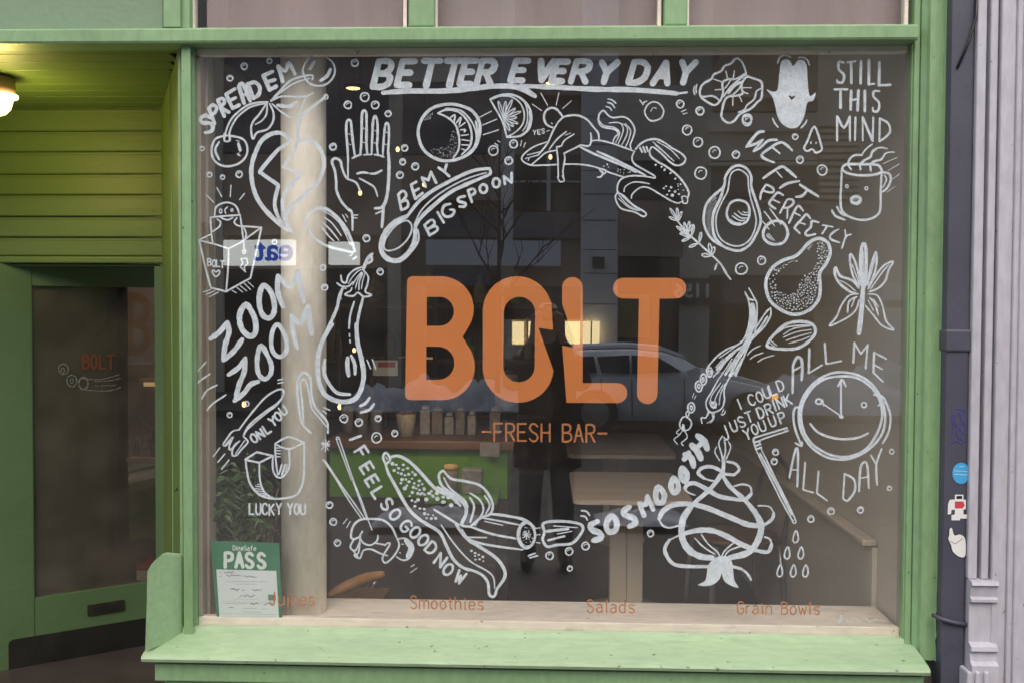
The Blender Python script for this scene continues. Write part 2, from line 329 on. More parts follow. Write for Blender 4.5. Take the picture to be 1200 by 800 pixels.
# ------------------------------------------------------------ the wall lamp under the soffit
lx = X(-7, .38, 100); ly = .38
lamp = empty('porch_lamp', (lx, ly, zb), 'lit round porch lamp on the green soffit above the doorway', 'lamp')
bm = bmesh.new(); lathe(bm, [(.05, 0), (.068, -.004), (.072, -.045), (.066, -.061)], (lx, ly, zb+.002)); bmo('lamp_base', bm, mat('lamp_base_paint', (.42, .27, .16), .5), lamp, True)
bm = bmesh.new(); lathe(bm, [(.06, -.060), (.080, -.062), (.080, -.071), (.06, -.074)], (lx, ly, zb)); bmo('lamp_rim', bm, m_globe, lamp, True)
bm = bmesh.new(); lathe(bm, [(.060, -.072), (.062, -.085), (.055, -.112), (.04, -.13), (.018, -.139), (.0, -.141)], (lx, ly, zb)); bmo('lamp_globe', bm, m_globe, lamp, True)
ld = bpy.data.lights.new('porch_light', 'POINT'); ld.energy = 5.4; ld.color = (1, .80, .22); ld.shadow_soft_size = .06
lo = bpy.data.objects.new('porch_light', ld); C.objects.link(lo); lo.location = (lx+.02, ly-.02, zb-.24)
tag(lo, kind='structure')

# ------------------------------------------------------------ shop door, standing ajar
pA = pt(187, 400, 1.35); pB = pt(-150, 400, .80)
# door plane through measured points
qa = pt(187, 400, 1.35); qb = pt(37, 400, 1.03); dv = (qb-qa); dv.z = 0; dv.normalize(); dn = Vector((-dv.y, dv.x, 0))
if dn.y > 0: dn = -dn
def dpt(px, py):
    d = ray(px, py); t = (qa-CAM).dot(dn)/d.dot(dn); q = CAM+d*t; return ((q-qa).dot(dv), q.z)
door = empty('shop_door', (qa.x, qa.y, -.035), 'green glazed shop door standing ajar with black kick plate and letter slot', 'door')
def dprism(name, mt, uz, d0, d1, par=None, bev=0):
    bm = bmesh.new(); A = []; B = []
    for u, z in uz:
        b = qa+dv*u; A.append(bm.verts.new((b.x+dn.x*d0, b.y+dn.y*d0, z))); B.append(bm.verts.new((b.x+dn.x*d1, b.y+dn.y*d1, z)))
    n = len(uz); bm.faces.new(A); bm.faces.new(B[::-1])
    for i in range(n): bm.faces.new((A[i], B[i], B[(i+1) % n], A[(i+1) % n]))
    bmesh.ops.recalc_face_normals(bm, faces=bm.faces)
    if bev: bmesh.ops.bevel(bm, geom=list(bm.edges), offset=bev, segments=2, affect='EDGES')
    return bmo(name, bm, mt, par or door)
def rect(u0, u1, z0, z1): return [(u0, z0), (u1, z0), (u1, z1), (u0, z1)]
gz1 = dpt(37, 335)[1]; gz0 = dpt(40, 698)[1]; gu1 = dpt(37, 500)[0]; gu0 = .001
DW = .80; dz1 = gz1+.10; kz = dpt(90, 733)[1]; dz0 = -.035
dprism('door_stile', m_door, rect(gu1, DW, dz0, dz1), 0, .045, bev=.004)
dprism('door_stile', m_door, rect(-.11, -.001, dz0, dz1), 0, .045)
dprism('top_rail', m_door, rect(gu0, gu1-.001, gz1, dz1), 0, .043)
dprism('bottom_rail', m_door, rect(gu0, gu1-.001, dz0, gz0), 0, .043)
dprism('glass_pane', m_glassd, rect(gu0, gu1-.001, gz0+.001, gz1-.001), .015, .021)
u0, zz0 = dpt(20, 800); 
def rr(u0, u1, z0, z1, r, n=5):
    o = []
    for cx, cy, a in ((u1-r, z1-r, 0), (u0+r, z1-r, 90), (u0+r, z0+r, 180), (u1-r, z0+r, 270)):
        for i in range(n+1): t = rad(a+90*i/n); o.append((cx+r*math.cos(t), cy+r*math.sin(t)))
    return o
dprism('kick_plate', m_kick, rr(-.05, dpt(8, 755)[0], dz0+.015, kz, .02), .0452, .048)
sa = dpt(100, 711); sb = dpt(143, 706)
ls = dprism('letter_slot', m_brass, rr(sb[0], sa[0], (sa[1]+sb[1])/2-.024, (sa[1]+sb[1])/2+.024, .004), .0452, .051)
dprism('slot_flap', m_black, rect(sb[0]+.018, sa[0]-.018, (sa[1]+sb[1])/2-.013, (sa[1]+sb[1])/2+.013), .0512, .054, ls)

# ============================================================ SHOP WINDOW
win = empty('shop_window', (0, 0, ZB), 'large plate glass shop window covered in white painted doodles around orange lettering', 'window')
pane = box('glass_pane', m_glass, win, XL-.006, XR+.006, 0, .006, ZB-.01, ZT+.002)
bpy.context.view_layer.update()
def wbox(name, mt, x0, x1, y0, y1, z0, z1, bev=.003): return box(name, mt, win, x0, x1, y0, y1, z0, z1, bev)
xs = X(214, -.04)
bm = bmesh.new(); prism(bm, [(xs, .03), (xs, -.04), (xs+.03, -.042), (XL-.012, -.030), (XL-.008, -.012), (XL, -.01), (XL, .03)], 'z', .60, ZT+.003); bmo('stile', bm, m_green, win)
wbox('stile', m_green, XR, X(1066, -.02)-.001, -.02, .03, .60, ZT+.003)
# exterior sill, sloped
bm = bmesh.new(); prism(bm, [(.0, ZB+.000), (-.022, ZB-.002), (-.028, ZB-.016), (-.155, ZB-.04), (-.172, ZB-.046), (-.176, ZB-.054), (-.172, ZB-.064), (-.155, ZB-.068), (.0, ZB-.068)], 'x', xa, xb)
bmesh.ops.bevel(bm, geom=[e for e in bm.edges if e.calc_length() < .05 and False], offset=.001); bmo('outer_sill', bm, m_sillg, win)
# inner frame: bead, deep inner sill, side posts
wbox('inner_bead', m_inner, XL, XR, .008, .036, ZB-.03, ZB+.026)
wbox('inner_bead', m_inner, XL, XR, .008, .03, ZT-.018, ZT+.01)
sill_in = wbox('inner_sill', m_inner, XL-.05, XR+.02, .037, .31, ZB-.05, ZB+.006, .004)
wbox('inner_post', m_tan, XL, X(239, .03), .008, .045, ZB+.027, ZT-.019, .002)
wbox('inner_post', m_tan, X(240, .12), X(253, .12), .05, .12, ZB+.007, 2.9, .002)
wbox('inner_post', m_tan, X(1058, .03), XR, .008, .04, ZB+.027, ZT-.019, .002)

# ------------------------------------------------------------ strokes on the glass
PY = .0072; rnd = random.Random(5); ycount = [0]
def P2(s): return [tuple(float(v) for v in q.split(',')) for q in s.split()]
def smooth(p, closed, n=4):
    if len(p) < 3: return p
    o = []; N = len(p)
    for i in range(N if closed else N-1):
        g = (lambda k: p[k % N]) if closed else (lambda k: p[max(0, min(N-1, k))])
        a, b, c, d = g(i-1), g(i), g(i+1), g(i+2)
        for k in range(n):
            t = k/n
            o.append(tuple(.5*((2*b[j])+(-a[j]+c[j])*t+(2*a[j]-5*b[j]+4*c[j]-d[j])*t*t+(-a[j]+3*b[j]-3*c[j]+d[j])*t**3) for j in (0, 1)))
    if not closed: o.append(p[-1])
    return o
def ribbon(V, Fc, p, w, closed, sharp=False, taper=.8, wob=.11, surf=None):
    if not sharp: p = smooth(p, closed)
    if surf is None: w *= 1.1 if w < 3.1 else 1.15
    q = [p[0]]
    for a in p[1:]:
        if math.hypot(a[0]-q[-1][0], a[1]-q[-1][1]) > .15: q.append(a)
    if closed and math.hypot(q[0][0]-q[-1][0], q[0][1]-q[-1][1]) < .4: q.pop()
    p = q; N = len(p)
    if N < 2: return
    ycount[0] += 1; y = PY+(ycount[0] % 60)*.00001; S = rnd.random()*99; L = 0; rows = []
    tot = sum(math.hypot(p[i+1][0]-p[i][0], p[i+1][1]-p[i][1]) for i in range(N-1)) or 1
    def put(x, yy, dy): 
        v = surf(x, yy, dy) if surf else pt(x, yy, y+dy); V.append(v); return len(V)-1
    for i in range(N):
        a = p[i-1] if (i > 0 or closed) else p[0]; b = p[(i+1) % N] if (i < N-1 or closed) else p[-1]
        tx, ty = b[0]-a[0], b[1]-a[1]; l = math.hypot(tx, ty) or 1; nx, ny = -ty/l, tx/l
        if i: L += math.hypot(p[i][0]-p[i-1][0], p[i][1]-p[i-1][1])
        f = L/tot; ww = w*.5*(1+wob*2*mnoise.noise(Vector((S, L*.25, 0)))+wob*.8*mnoise.noise(Vector((S, L*.9, 3))))
        if not closed: ww *= taper+(1-taper)*min(1, 6*f, 6*(1-f)+.0)
        rows.append((put(p[i][0]-nx*ww, p[i][1]-ny*ww, 0), put(p[i][0], p[i][1], .0003), put(p[i][0]+nx*ww, p[i][1]+ny*ww, 0), nx, ny, ww))
    for i in range(N if closed else N-1):
        a, b = rows[i], rows[(i+1) % N]; Fc.append((a[0], b[0], b[1], a[1])); Fc.append((a[1], b[1], b[2], a[2]))
    if not closed:
        for i, sg in ((0, -1), (N-1, 1)):
            r = rows[i]; nx, ny, ww = r[3:]; tx, ty = ny*sg, -nx*sg
            ring = [r[0]]
            for k in (1, 2, 3):
                t = math.pi*k/4; ring.append(put(p[i][0]-nx*ww*math.cos(t)+tx*ww*math.sin(t), p[i][1]-ny*ww*math.cos(t)+ty*ww*math.sin(t), 0))
            ring.append(r[2])
            for k in range(4): Fc.append((r[1], ring[k], ring[k+1]))
def T(reg, p): return [(reg[0]+a/reg[2], reg[1]+b/reg[2]) for a, b in p]
def polymesh(V, Fc, loops, dy=0, surf=None):
    base = len(V); L3 = [[Vector((a, b, 0)) for a, b in l] for l in loops]; flat = [q for l in loops for q in l]
    ycount[0] += 1; y = PY+(ycount[0] % 60)*.00001+dy
    for a, b in flat: V.append(surf(a, b, 0) if surf else pt(a, b, y))
    for t in geometry.tessellate_polygon(L3): Fc.append(tuple(base+i for i in t))
def mk(name, V, Fc, mt, label=None, par=None):
    me = bpy.data.meshes.new(name); me.from_pydata([tuple(v) for v in V], [], Fc); o = link(name, me, mt, par or pane)
    if label: o['label'] = label
    return o
def draw(name, label, reg, items, mt=None, par=None, surf=None):
    """items: (w, 'x,y ...'[, flags]) flags: c closed, s sharp, f filled; or ('dots', poly, n, r) or ('petal', ...)"""
    V, Fc = [], []
    for it in items:
        if it[0] == 'dots':
            poly = T(reg, P2(it[1])); x0 = min(a for a, b in poly); x1 = max(a for a, b in poly); y0 = min(b for a, b in poly); y1 = max(b for a, b in poly); k = 0; tr = 0; placed = []
            while k < it[2] and tr < it[2]*60:
                tr += 1; x, y = rnd.uniform(x0, x1), rnd.uniform(y0, y1); ins = False; j = len(poly)-1
                for i in range(len(poly)):
                    if (poly[i][1] > y) != (poly[j][1] > y) and x < (poly[j][0]-poly[i][0])*(y-poly[i][1])/(poly[j][1]-poly[i][1])+poly[i][0]: ins = not ins
                    j = i
                r = it[3]/reg[2]*rnd.uniform(.7, 1.15)
                if not ins or any((x-a)**2+(y-b)**2 < (2.5*r)**2 for a, b in placed): continue
                placed.append((x, y)); k += 1; e = rnd.uniform(.7, 1); t0 = rnd.random()*6
                polymesh(V, Fc, [[(x+r*math.cos(t0+t*math.pi/3), y+e*r*math.sin(t0+t*math.pi/3)) for t in range(6)]], surf=surf)
        elif it[0] == 'petal':
            cx, cy, wd = it[1], it[2], it[3]
            for tx, ty in P2(it[5]):
                dx, dy = tx-cx, ty-cy; l = math.hypot(dx, dy); nx, ny = -dy/l*wd, dx/l*wd
                ribbon(V, Fc, T(reg, [(cx, cy), (cx+dx*.6+nx, cy+dy*.6+ny), (tx+nx*.5, ty+ny*.5), (tx-nx*.5, ty-ny*.5), (cx+dx*.6-nx, cy+dy*.6-ny), (cx, cy)]), it[4]/reg[2], False, surf=surf)
        elif it[0] == 'ell':
            _, cx, cy, rx, ry, wd = it[:6]; a0 = rnd.random()*6
            ribbon(V, Fc, T(reg, [(cx+rx*math.cos(a0+t*math.pi/6)*(1+rnd.uniform(-.03, .03)), cy+ry*math.sin(a0+t*math.pi/6)*(1+rnd.uniform(-.03, .03))) for t in range(12)]), wd/reg[2], True, surf=surf)
        else:
            fl = it[2] if len(it) > 2 else ''; p = T(reg, P2(it[1]))
            if 'f' in fl: polymesh(V, Fc, [smooth(p, True) if 's' not in fl else p], surf=surf)
            else:
                if 's' in fl: # sharp polyline: one ribbon per segment joined at corners
                    if 'c' in fl: p = p+[p[0]]
                    for a, b in zip(p, p[1:]): ribbon(V, Fc, [a, ((a[0]+b[0])/2, (a[1]+b[1])/2), b], it[0]/reg[2], False, True, 1, surf=surf)
                else: ribbon(V, Fc, p, it[0]/reg[2], 'c' in fl, surf=surf)
    return mk(name, V, Fc, mt or m_wp, label, par)
def bubbles(reg, lst):
    for cx, cy, r in lst:
        V, Fc = [], []; k = reg[2]; x, y, R = reg[0]+cx/k, reg[1]+cy/k, r/k
        wd = min(1.7, R*.42); ribbon(V, Fc, [(x+(R-wd*.4)*math.cos(t*math.pi/5)*rnd.uniform(.93, 1.05), y+(R-wd*.4)*math.sin(t*math.pi/5)*rnd.uniform(.95, 1.08)) for t in range(10)], wd, True)
        if R > 2.9: ribbon(V, Fc, [(x-R*.35, y-R*.05), (x-R*.1, y-R*.4), (x+R*.25, y-R*.35)], wd*.55, False)
        mk('bubble_drawing', V, Fc, m_wp)
# stroke font: unit box, y down. '!' prefix = curved
FONT = {
'A': ['0,1 .5,0 1,1', '.2,.65 .8,.65'], 'B': ['0,0 0,1', '!0,0 .6,0 .9,.12 .88,.35 .5,.48 0,.48', '!0,.48 .6,.48 1,.62 1,.86 .6,1 0,1'], 'C': ['!1,.18 .75,0 .3,.02 .02,.3 .02,.7 .3,.98 .75,1 1,.82'],
'D': ['0,0 0,1', '!0,0 .5,0 .95,.25 .95,.75 .5,1 0,1'], 'E': ['0,0 0,1 .95,1', '0,0 .95,0', '0,.48 .8,.48'], 'F': ['0,0 0,1', '0,0 .95,0', '0,.48 .8,.48'], 'G': ['!1,.15 .7,0 .3,.02 .02,.3 .02,.72 .3,.98 .75,1 1,.8 1,.55', '1,.55 .55,.55'],
'H': ['0,0 0,1', '1,0 1,1', '0,.5 1,.5'], 'I': ['.5,0 .5,1'], 'J': ['!.75,0 .75,.75 .55,1 .2,.98 0,.78'], 'K': ['0,0 0,1', '.95,0 0,.58', '.3,.42 1,1'], 'L': ['0,0 0,1 .9,1'], 'M': ['0,1 .05,0 .5,.6 .95,0 1,1'], 'N': ['0,1 0,0 1,1 1,0'],
'O': ['@'], 'P': ['0,0 0,1', '!0,0 .6,0 .98,.12 .95,.42 .55,.54 0,.54'], 'R': ['0,0 0,1', '!0,0 .6,0 .95,.12 .92,.4 .55,.5 0,.5', '.45,.5 1,1'], 'S': ['!.95,.15 .6,0 .2,.03 .03,.25 .3,.45 .75,.58 .97,.78 .75,.98 .3,1 0,.85'],
'T': ['0,0 1,0', '.5,0 .5,1'], 'U': ['!0,0 0,.7 .2,.98 .5,1 .8,.98 1,.7 1,0'], 'V': ['0,0 .5,1 1,0'], 'W': ['0,0 .25,1 .5,.35 .75,1 1,0'], 'Y': ['0,0 .5,.5 1,0', '.5,.5 .5,1'], '-': ['0,.5 1,.5'],
'u': ['!0,.35 0,.8 .2,1 .6,1 .95,.8', '.95,.35 .95,1'], 'i': ['.5,.36 .5,1', '.5,.1 .5,.14'], 'c': ['!.95,.5 .6,.35 .2,.4 .02,.68 .2,.96 .6,1 .95,.86'], 'e': ['!.05,.66 .95,.66 .85,.42 .5,.34 .15,.45 .03,.7 .2,.95 .55,1 .92,.88'], 's': ['!.88,.42 .5,.34 .12,.42 .2,.6 .75,.7 .9,.86 .6,1 .1,.93'],
'm': ['0,.36 0,1', '!0,.5 .2,.36 .4,.38 .5,.55 .5,1', '!.5,.5 .7,.36 .92,.4 1,.55 1,1'], 'o': ['&'], 't': ['.4,.1 .4,.85 .6,1 .9,.97', '.05,.36 .85,.36'], 'h': ['0,0 0,1', '!0,.5 .3,.35 .75,.37 .9,.6 .9,1'], 'a': ['!.1,.42 .5,.34 .85,.42 .9,.6 .9,1', '!.9,.62 .4,.62 .05,.75 .15,.96 .5,1 .9,.85'],
'l': ['.5,0 .5,1'], 'd': ['.9,0 .9,1', '!.9,.5 .5,.35 .12,.45 .02,.7 .2,.95 .55,1 .9,.85'], 'r': ['0,.36 0,1', '!0,.55 .3,.37 .8,.38'], 'n': ['0,.36 0,1', '!0,.5 .3,.35 .75,.37 .9,.6 .9,1'], 'w': ['0,.36 .25,1 .5,.5 .75,1 1,.36'],
}
def word(label, reg, letters, w, h, st, rot=0, slant=0, mt=None, name='lettering', par=None, surf=None):
    V, Fc = [], []
    for L in letters:
        ch, cx, cy = L[:3]; ro = rad(L[3] if len(L) > 3 else rot); ww = L[4] if len(L) > 4 else w; hh = L[5] if len(L) > 5 else h
        for s in FONT[ch]:
            if s[0] == '@': p = [(.5+.5*math.cos(t*math.pi/5), .5+.5*math.sin(t*math.pi/5)) for t in range(10)]; cl = True; cv = True
            elif s[0] == '&': p = [(.5+.47*math.cos(t*math.pi/5), .68+.33*math.sin(t*math.pi/5)) for t in range(10)]; cl = True; cv = True
            else: cv = s[0] == '!'; p = P2(s.lstrip('!')); cl = False
            q = []
            for a, b in p:
                x, y = (a-.5)*ww-(b-.5)*slant, (b-.5)*hh; q.append((cx+x*math.cos(ro)-y*math.sin(ro), cy+x*math.sin(ro)+y*math.cos(ro)))
            q = T(reg, q)
            if cv or cl: ribbon(V, Fc, q, st/reg[2], cl, surf=surf)
            else:
                for a, b in zip(q, q[1:]): ribbon(V, Fc, [a, ((a[0]+b[0])/2, (a[1]+b[1])/2), b], st/reg[2], False, True, 1, surf=surf)
    return mk(name, V, Fc, mt or m_wp, label, par)

A1 = (220, 50, 6.667); A2 = (220, 140, 6.667); A3 = (220, 230, 6.667); A4 = (220, 340, 6.667); A5 = (220, 430, 6.667); A6 = (220, 510, 6.667)
T1 = (360, 50, 6.667); H1 = (375, 110, 10); H2 = (375, 180, 8); B3 = (430, 180, 6.667); O1 = (470, 90, 8); O2 = (550, 90, 8); W1 = (600, 100, 8); U1 = (690, 100, 8); V1 = (700, 170, 8)
X1 = (800, 50, 8); Y1 = (920, 50, 8); Z1 = (860, 140, 8); Q1 = (880, 210, 8); MG = (960, 150, 10); AV = (780, 180, 8); AV2 = (780, 230, 8); PR = (880, 270, 8); LF = (920, 280, 6.667); AL = (780, 320, 6.667); LK = (780, 420, 8)
C1 = (910, 390, 8); C2 = (910, 470, 6.153); S1 = (840, 480, 5.714); N1 = (750, 500, 6.667); P1 = (760, 560, 5.717); K1 = (600, 540, 5.717); G1 = (500, 540, 4.706); F4 = (370, 490, 6.667); F5 = (370, 580, 6.667); J1 = (360, 290, 7.27); J2 = (350, 380, 6.667); PX = (0, 0, 1)

draw('lettering', 'hand painted words SPREAD EM above the cherries', A1, [(26, '175,590 140,570 100,595 115,628 175,632 198,665 180,695 135,705'), (26, '165,515 210,635', 's'), (24, '165,515 195,488 225,510 215,545 190,565'), (26, '235,450 285,575', 's'), (24, '235,450 272,438 288,470 250,505'), (24, '255,505 320,545', 's'),
 (26, '300,405 350,515 402,490', 's'), (24, '300,405 370,362', 's'), (22, '325,455 375,432', 's'), (28, '440,475 400,345', 's'), (28, '400,340 432,325 488,458'), (22, '425,418 462,402', 's'), (28, '470,325 515,438', 's'), (27, '470,325 525,312 562,350 555,405 515,438'),
 (28, '590,260 640,370 690,345', 's'), (26, '590,260 662,228', 's'), (24, '615,312 680,292', 's'), (28, '742,305 708,188', 's'), (24, '708,185 765,225 788,158 838,248')])
draw('cherry_drawing', 'pair of cherries hanging on a leafy stalk', A1, [(14, '285,770 300,690 340,600 410,530 480,485 560,468 625,465'), (14, '325,770 330,690 375,600 430,545 500,500 600,478'), (12, '285,772 332,770'), (15, '620,470 560,560 510,620 495,680 510,755 540,705 620,680 665,620 670,550 640,480'), (12, '620,480 615,560 580,610 530,640'),
 (14, '650,455 720,380 800,300 880,270 950,255'), (12, '680,430 760,365 830,320 950,280'), (13, '950,253 978,262 972,292'), (14, '975,105 925,150 900,220 930,300 985,335 1060,335 1120,295 1150,230 1135,160 1085,118'), (24, '1115,210 1090,262 1038,298'), (10, '980,150 945,210'), (8, '1000,140 960,215'),
 (14, '650,460 740,420 900,425 980,395'), (24, '700,490 790,500 850,465'), (13, '660,480 740,550 810,585 870,560 900,480 925,430'), (22, '1070,430 980,500 900,570 865,650 858,760'), (10, '1085,412 985,495'), ('ell', 1080, 425, 15, 18, 10)])
draw('cherry_drawing', 'round cherry at the bottom of the stalk', A2, [(15, '290,130 215,155 187,230 195,300 240,350 315,368 400,345 455,290 465,215 430,155 340,130', 'c'), (13, '285,110 288,168 330,165 322,110'), (16, '245,178 215,240 245,315'), (26, '395,190 410,240'), (9, '380,165 402,172'), (9, '385,270 410,285'), (9, '400,262 395,285')])
draw('heart_drawing', 'big broken heart drawn in thick strokes', A2, [(30, '800,165 760,125 710,105 640,120 575,170 530,260 500,360 500,470 530,590 590,690 680,785 760,850 815,870'), (26, '800,172 740,215 690,255 570,400 580,425 700,510 705,530 680,640 690,720 740,830'), (24, '855,165 830,250 745,372', ''), (22, '745,372 890,432'), (28, '890,432 790,530 745,620 745,700 770,800 800,865'), (28, '860,168 930,160 1000,190 1055,280 1062,380 1010,500 900,600 800,690 770,760')])
bubbles(A1, [(330, 280, 26), (442, 187, 28), (638, 144, 23)]); bubbles(A2, [(112, 228, 20), (170, 432, 22), (272, 452, 20), (402, 430, 29), (1135, 215, 28)]); bubbles(A3, [(678, 357, 22), (1055, 557, 26), (1070, 712, 27)]); bubbles(T1, [(372, 160, 31)])
draw('box_drawing', 'smiling figure sitting in an open takeout box', A3, [(13, '210,150 220,90 260,60 310,50 360,65 390,100 402,150'), (13, '185,165 300,155 410,148'), ('ell', 257, 117, 10, 16, 8), ('ell', 345, 110, 8, 10, 8), (9, '312,85 290,108 298,138'), (12, '258,168 310,186 352,168'), (12, '230,180 256,205 245,240 190,280'), (12, '385,170 363,200 380,225 412,236'),
 (12, '177,165 185,290 195,365'), (12, '410,150 428,290 443,432'), (12, '85,345 185,295', 's'), (12, '85,345 200,372 320,410', 's'), (12, '320,410 410,365 575,245', 's'), (12, '575,245 430,235', 's'), (12, '435,240 457,295 446,335'), (13, '90,345 135,550 180,715 300,745 490,640 575,250', 's'), (13, '320,410 315,560 300,745'), ('ell', 442, 432, 13, 16, 9),
 (9, '415,490 460,485 470,525 440,555 450,592 410,552 432,522', 'cs'), (10, '220,630 192,597 198,578 220,592 243,580 250,600', 'c'), (8, '120,750 180,730'), (8, '140,770 210,740'), (8, '170,785 240,750'), (8, '345,735 378,755'), (8, '385,715 430,750'), (8, '410,700 460,740'), (8, '440,680 490,730'), (8, '470,670 515,710')])
word('tiny word on the takeout box', A3, [('B', 168, 515), ('O', 205, 525), ('L', 238, 525), ('T', 270, 532)], 26, 52, 10)
draw('ray_drawing', None, A2, [(10, '145,590 205,650'), (10, '228,535 265,605'), (10, '338,515 332,605'), (10, '443,580 405,628')])
draw('seed_drawing', 'striped seed on the pillar', A3, [(22, '930,240 920,190 960,125 1030,92 1100,110 1180,180 1240,260 1280,350 1305,430'), (20, '930,240 980,320 1080,385 1180,415 1290,440'), (9, '1050,115 1120,150 1200,225 1240,300'), (10, '1060,160 1130,215 1200,310'), (11, '1055,205 1120,270 1180,345'), (11, '1045,240 1100,310 1140,350'), (9, '1180,200 1230,290 1270,380')], None)
draw('lettering', 'thick wobbly word ZOOM, upper one', A4, [(36, '178,378 245,330 310,252', ''), (36, '312,255 322,330 292,430 278,545'), (36, '282,543 360,475 425,385'), (38, '455,112 412,170 405,240 430,315 490,362 530,325 528,240 500,170', 'c'), (36, '588,-35 560,40 562,130 590,200 640,218 675,170 672,80 640,0', 'c'),
 (36, '745,130 705,20 705,-110'), (34, '708,-110 800,-25 862,-150'), (34, '862,-150 880,-50 905,95')])
draw('lettering', 'thick wobbly word ZOOM, lower one', A4, [(34, '318,658 400,600 450,530'), (34, '452,545 440,640 400,740 372,858'), (34, '365,862 440,800 490,735 550,712'), (32, '575,430 547,500 542,600 562,665 605,692 648,650 652,580 618,500', 'c'), (30, '705,267 662,320 652,420 672,490 720,520 763,490 776,440 758,350', 'c'), (32, '855,450 822,320 812,195', ''), (34, '812,195 880,255 940,125'), (34, '940,125 952,240 968,340')])
draw('speed_line_drawing', None, A4, [(13, '142,560 60,650'), (13, '172,652 90,710 55,750'), (13, '230,738 150,780 110,845'), (14, '298,815 200,880 150,935')])
bubbles(A5, [(460, 283, 23), (327, 372, 23)])
draw('fork_drawing', 'fork with a tilted handle', A5, [(14, '400,488 480,380 600,240 690,180 742,175 745,220 700,280 600,350 480,450 435,530'), (11, '735,245 690,300 600,368 470,480 442,528'), (13, '405,486 350,500 310,550 278,600 300,608 355,545'), (13, '355,545 328,600 325,640 348,632 372,600 405,575'), (13, '370,605 347,650 352,688 382,684 420,640 465,592 466,570 435,540'), (9, '345,545 295,600'), (9, '395,585 345,640'), (9, '445,570 375,670'), (12, '250,628 200,695'), (12, '290,675 237,738'), (12, '322,722 265,795'), (11, '705,100 745,92'), (11, '705,125 745,117')])
word('words ONLY YOU under the fork handle', A5, [('O', 517, 552), ('N', 567, 520), ('L', 620, 480), ('Y', 665, 420), ('O', 705, 383), ('U', 745, 335)], 42, 68, 15, -32)
draw('magnet_drawing', 'horseshoe magnet above the words LUCKY YOU', A6, [(14, '450,185 540,127 665,157 560,210 450,188', 's'), (15, '452,190 465,290 490,380 560,460 660,490 760,487 850,460 895,380 908,280 910,60'), (13, '560,212 560,300 572,380 600,440 650,482'), (14, '665,158 665,260 690,315 730,325 770,290 795,230 792,100'), (13, '682,62 750,22 800,10 910,52', ''), (13, '910,52 790,102 682,65'), (13, '683,65 687,180 703,305'),
 (10, '685,95 725,95'), (10, '687,115 725,117'), (10, '690,137 725,140'), (10, '693,162 725,164'), (16, '712,300 735,225'), (16, '735,305 762,225'), (12, '762,280 778,225'), (9, '545,378 575,385'), (9, '530,392 585,402'), (9, '527,412 592,420'), (9, '540,430 602,438'), (9, '560,448 620,455'), (9, '585,462 640,465'), (9, '615,478 665,478')])
word('words LUCKY YOU', A6, [('L', 500, 572), ('U', 552, 572), ('C', 602, 572), ('K', 655, 577), ('Y', 712, 570), ('Y', 800, 570), ('O', 852, 572), ('U', 900, 572)], 36, 82, 13)
draw('carrot_drawing', 'long curling finger shape on the pillar', A5, [(18, '965,512 895,440 870,320 855,150 878,60 920,42 960,90 965,200 990,300 1040,365 1090,430 1095,512'), (13, '905,430 892,250 880,140 895,95 925,110 945,200 970,320 1030,395 1085,465'), (11, '1060,312 1110,335'), (11, '1055,338 1085,360')])
draw('star_drawing', None, A5, [(11, '1045,590 1105,615'), (11, '1105,575 1045,640'), (11, '1078,560 1075,655'), (11, '1050,605 1110,600'), (9, '1055,575 1098,645')])
bubbles(A6, [(1107, 540, 29), (1138, 672, 30)])

# upper middle
H = {'B': 0}
word('painted slogan BETTER EVERY DAY across the top', PX, [('B', 449, 87, 0, 17, 30), ('E', 476, 86, 0, 15, 28), ('T', 503, 86, 0, 19, 29), ('T', 530, 86, 0, 19, 29), ('E', 549, 85, 0, 14, 27), ('R', 570, 85, 0, 16, 27), ('E', 609, 83, 0, 15, 23), ('V', 638, 83, 0, 15, 23), ('E', 656, 84, 0, 13, 23), ('R', 681, 84, 0, 17, 24), ('Y', 711, 85, 0, 18, 23), ('D', 749, 85, 0, 18, 24), ('A', 777, 86, 0, 17, 24), ('Y', 804, 85, 0, 16, 24)], 16, 28, 6.6, 0, 7)
draw('underline_drawing', 'long painted underline with a lightning kink', PX, [(5.5, '449,109 480,107 520,107 550,104.5 575,101.5 600,101.5 612,105 627,113'), (5.5, '627,113 611,101'), (5.2, '611,101 650,102.5 700,105 740,105.5 780,108.5 793,110'), (3, '793,110 805,108.5')])
draw('hand_drawing', 'open palm with four raised fingers', H1, [(27, '330,800 322,640 308,440 312,340 335,308 362,330 372,440 390,600 410,735'), (22, '378,758 430,732 485,712'), (28, '472,715 482,600 488,400 492,240 515,197 542,230 545,400 545,600 555,708'), (22, '515,718 610,712'), (26, '605,708 612,500 622,330 645,262 672,330 675,500 668,600 678,708'), (22, '638,715 690,722 748,742'), (24, '735,725 742,600 757,420 775,347 803,370 808,500 800,640 798,720 820,810'),
 (12, '335,470 355,478'), (12, '342,592 362,600'), (12, '500,400 522,412'), (12, '503,568 525,575'), (12, '640,432 660,438'), (12, '635,575 655,582'), (12, '768,450 788,458'), (12, '755,590 778,598')])
draw('hand_drawing', 'palm and thumb of the open hand', H2, [(26, '640,-10 647,120 640,300 618,440 580,505 515,515'), (25, '595,500 588,600 580,690'), (18, '525,565 590,535'), (22, '258,240 230,200 205,130 190,70 140,47 112,80 138,160 152,260 155,350 200,450 260,520 300,560 305,720'), (13, '305,578 355,578'), (13, '308,602 348,606'), (15, '262,-10 262,120 262,235'), (18, '255,240 340,275 378,360'), (20, '348,190 400,178 452,185'), (20, '472,190 520,188 578,160'), (16, '370,235 450,278 510,320 540,405'), (10, '212,575 245,640'), (10, '237,568 262,600')])
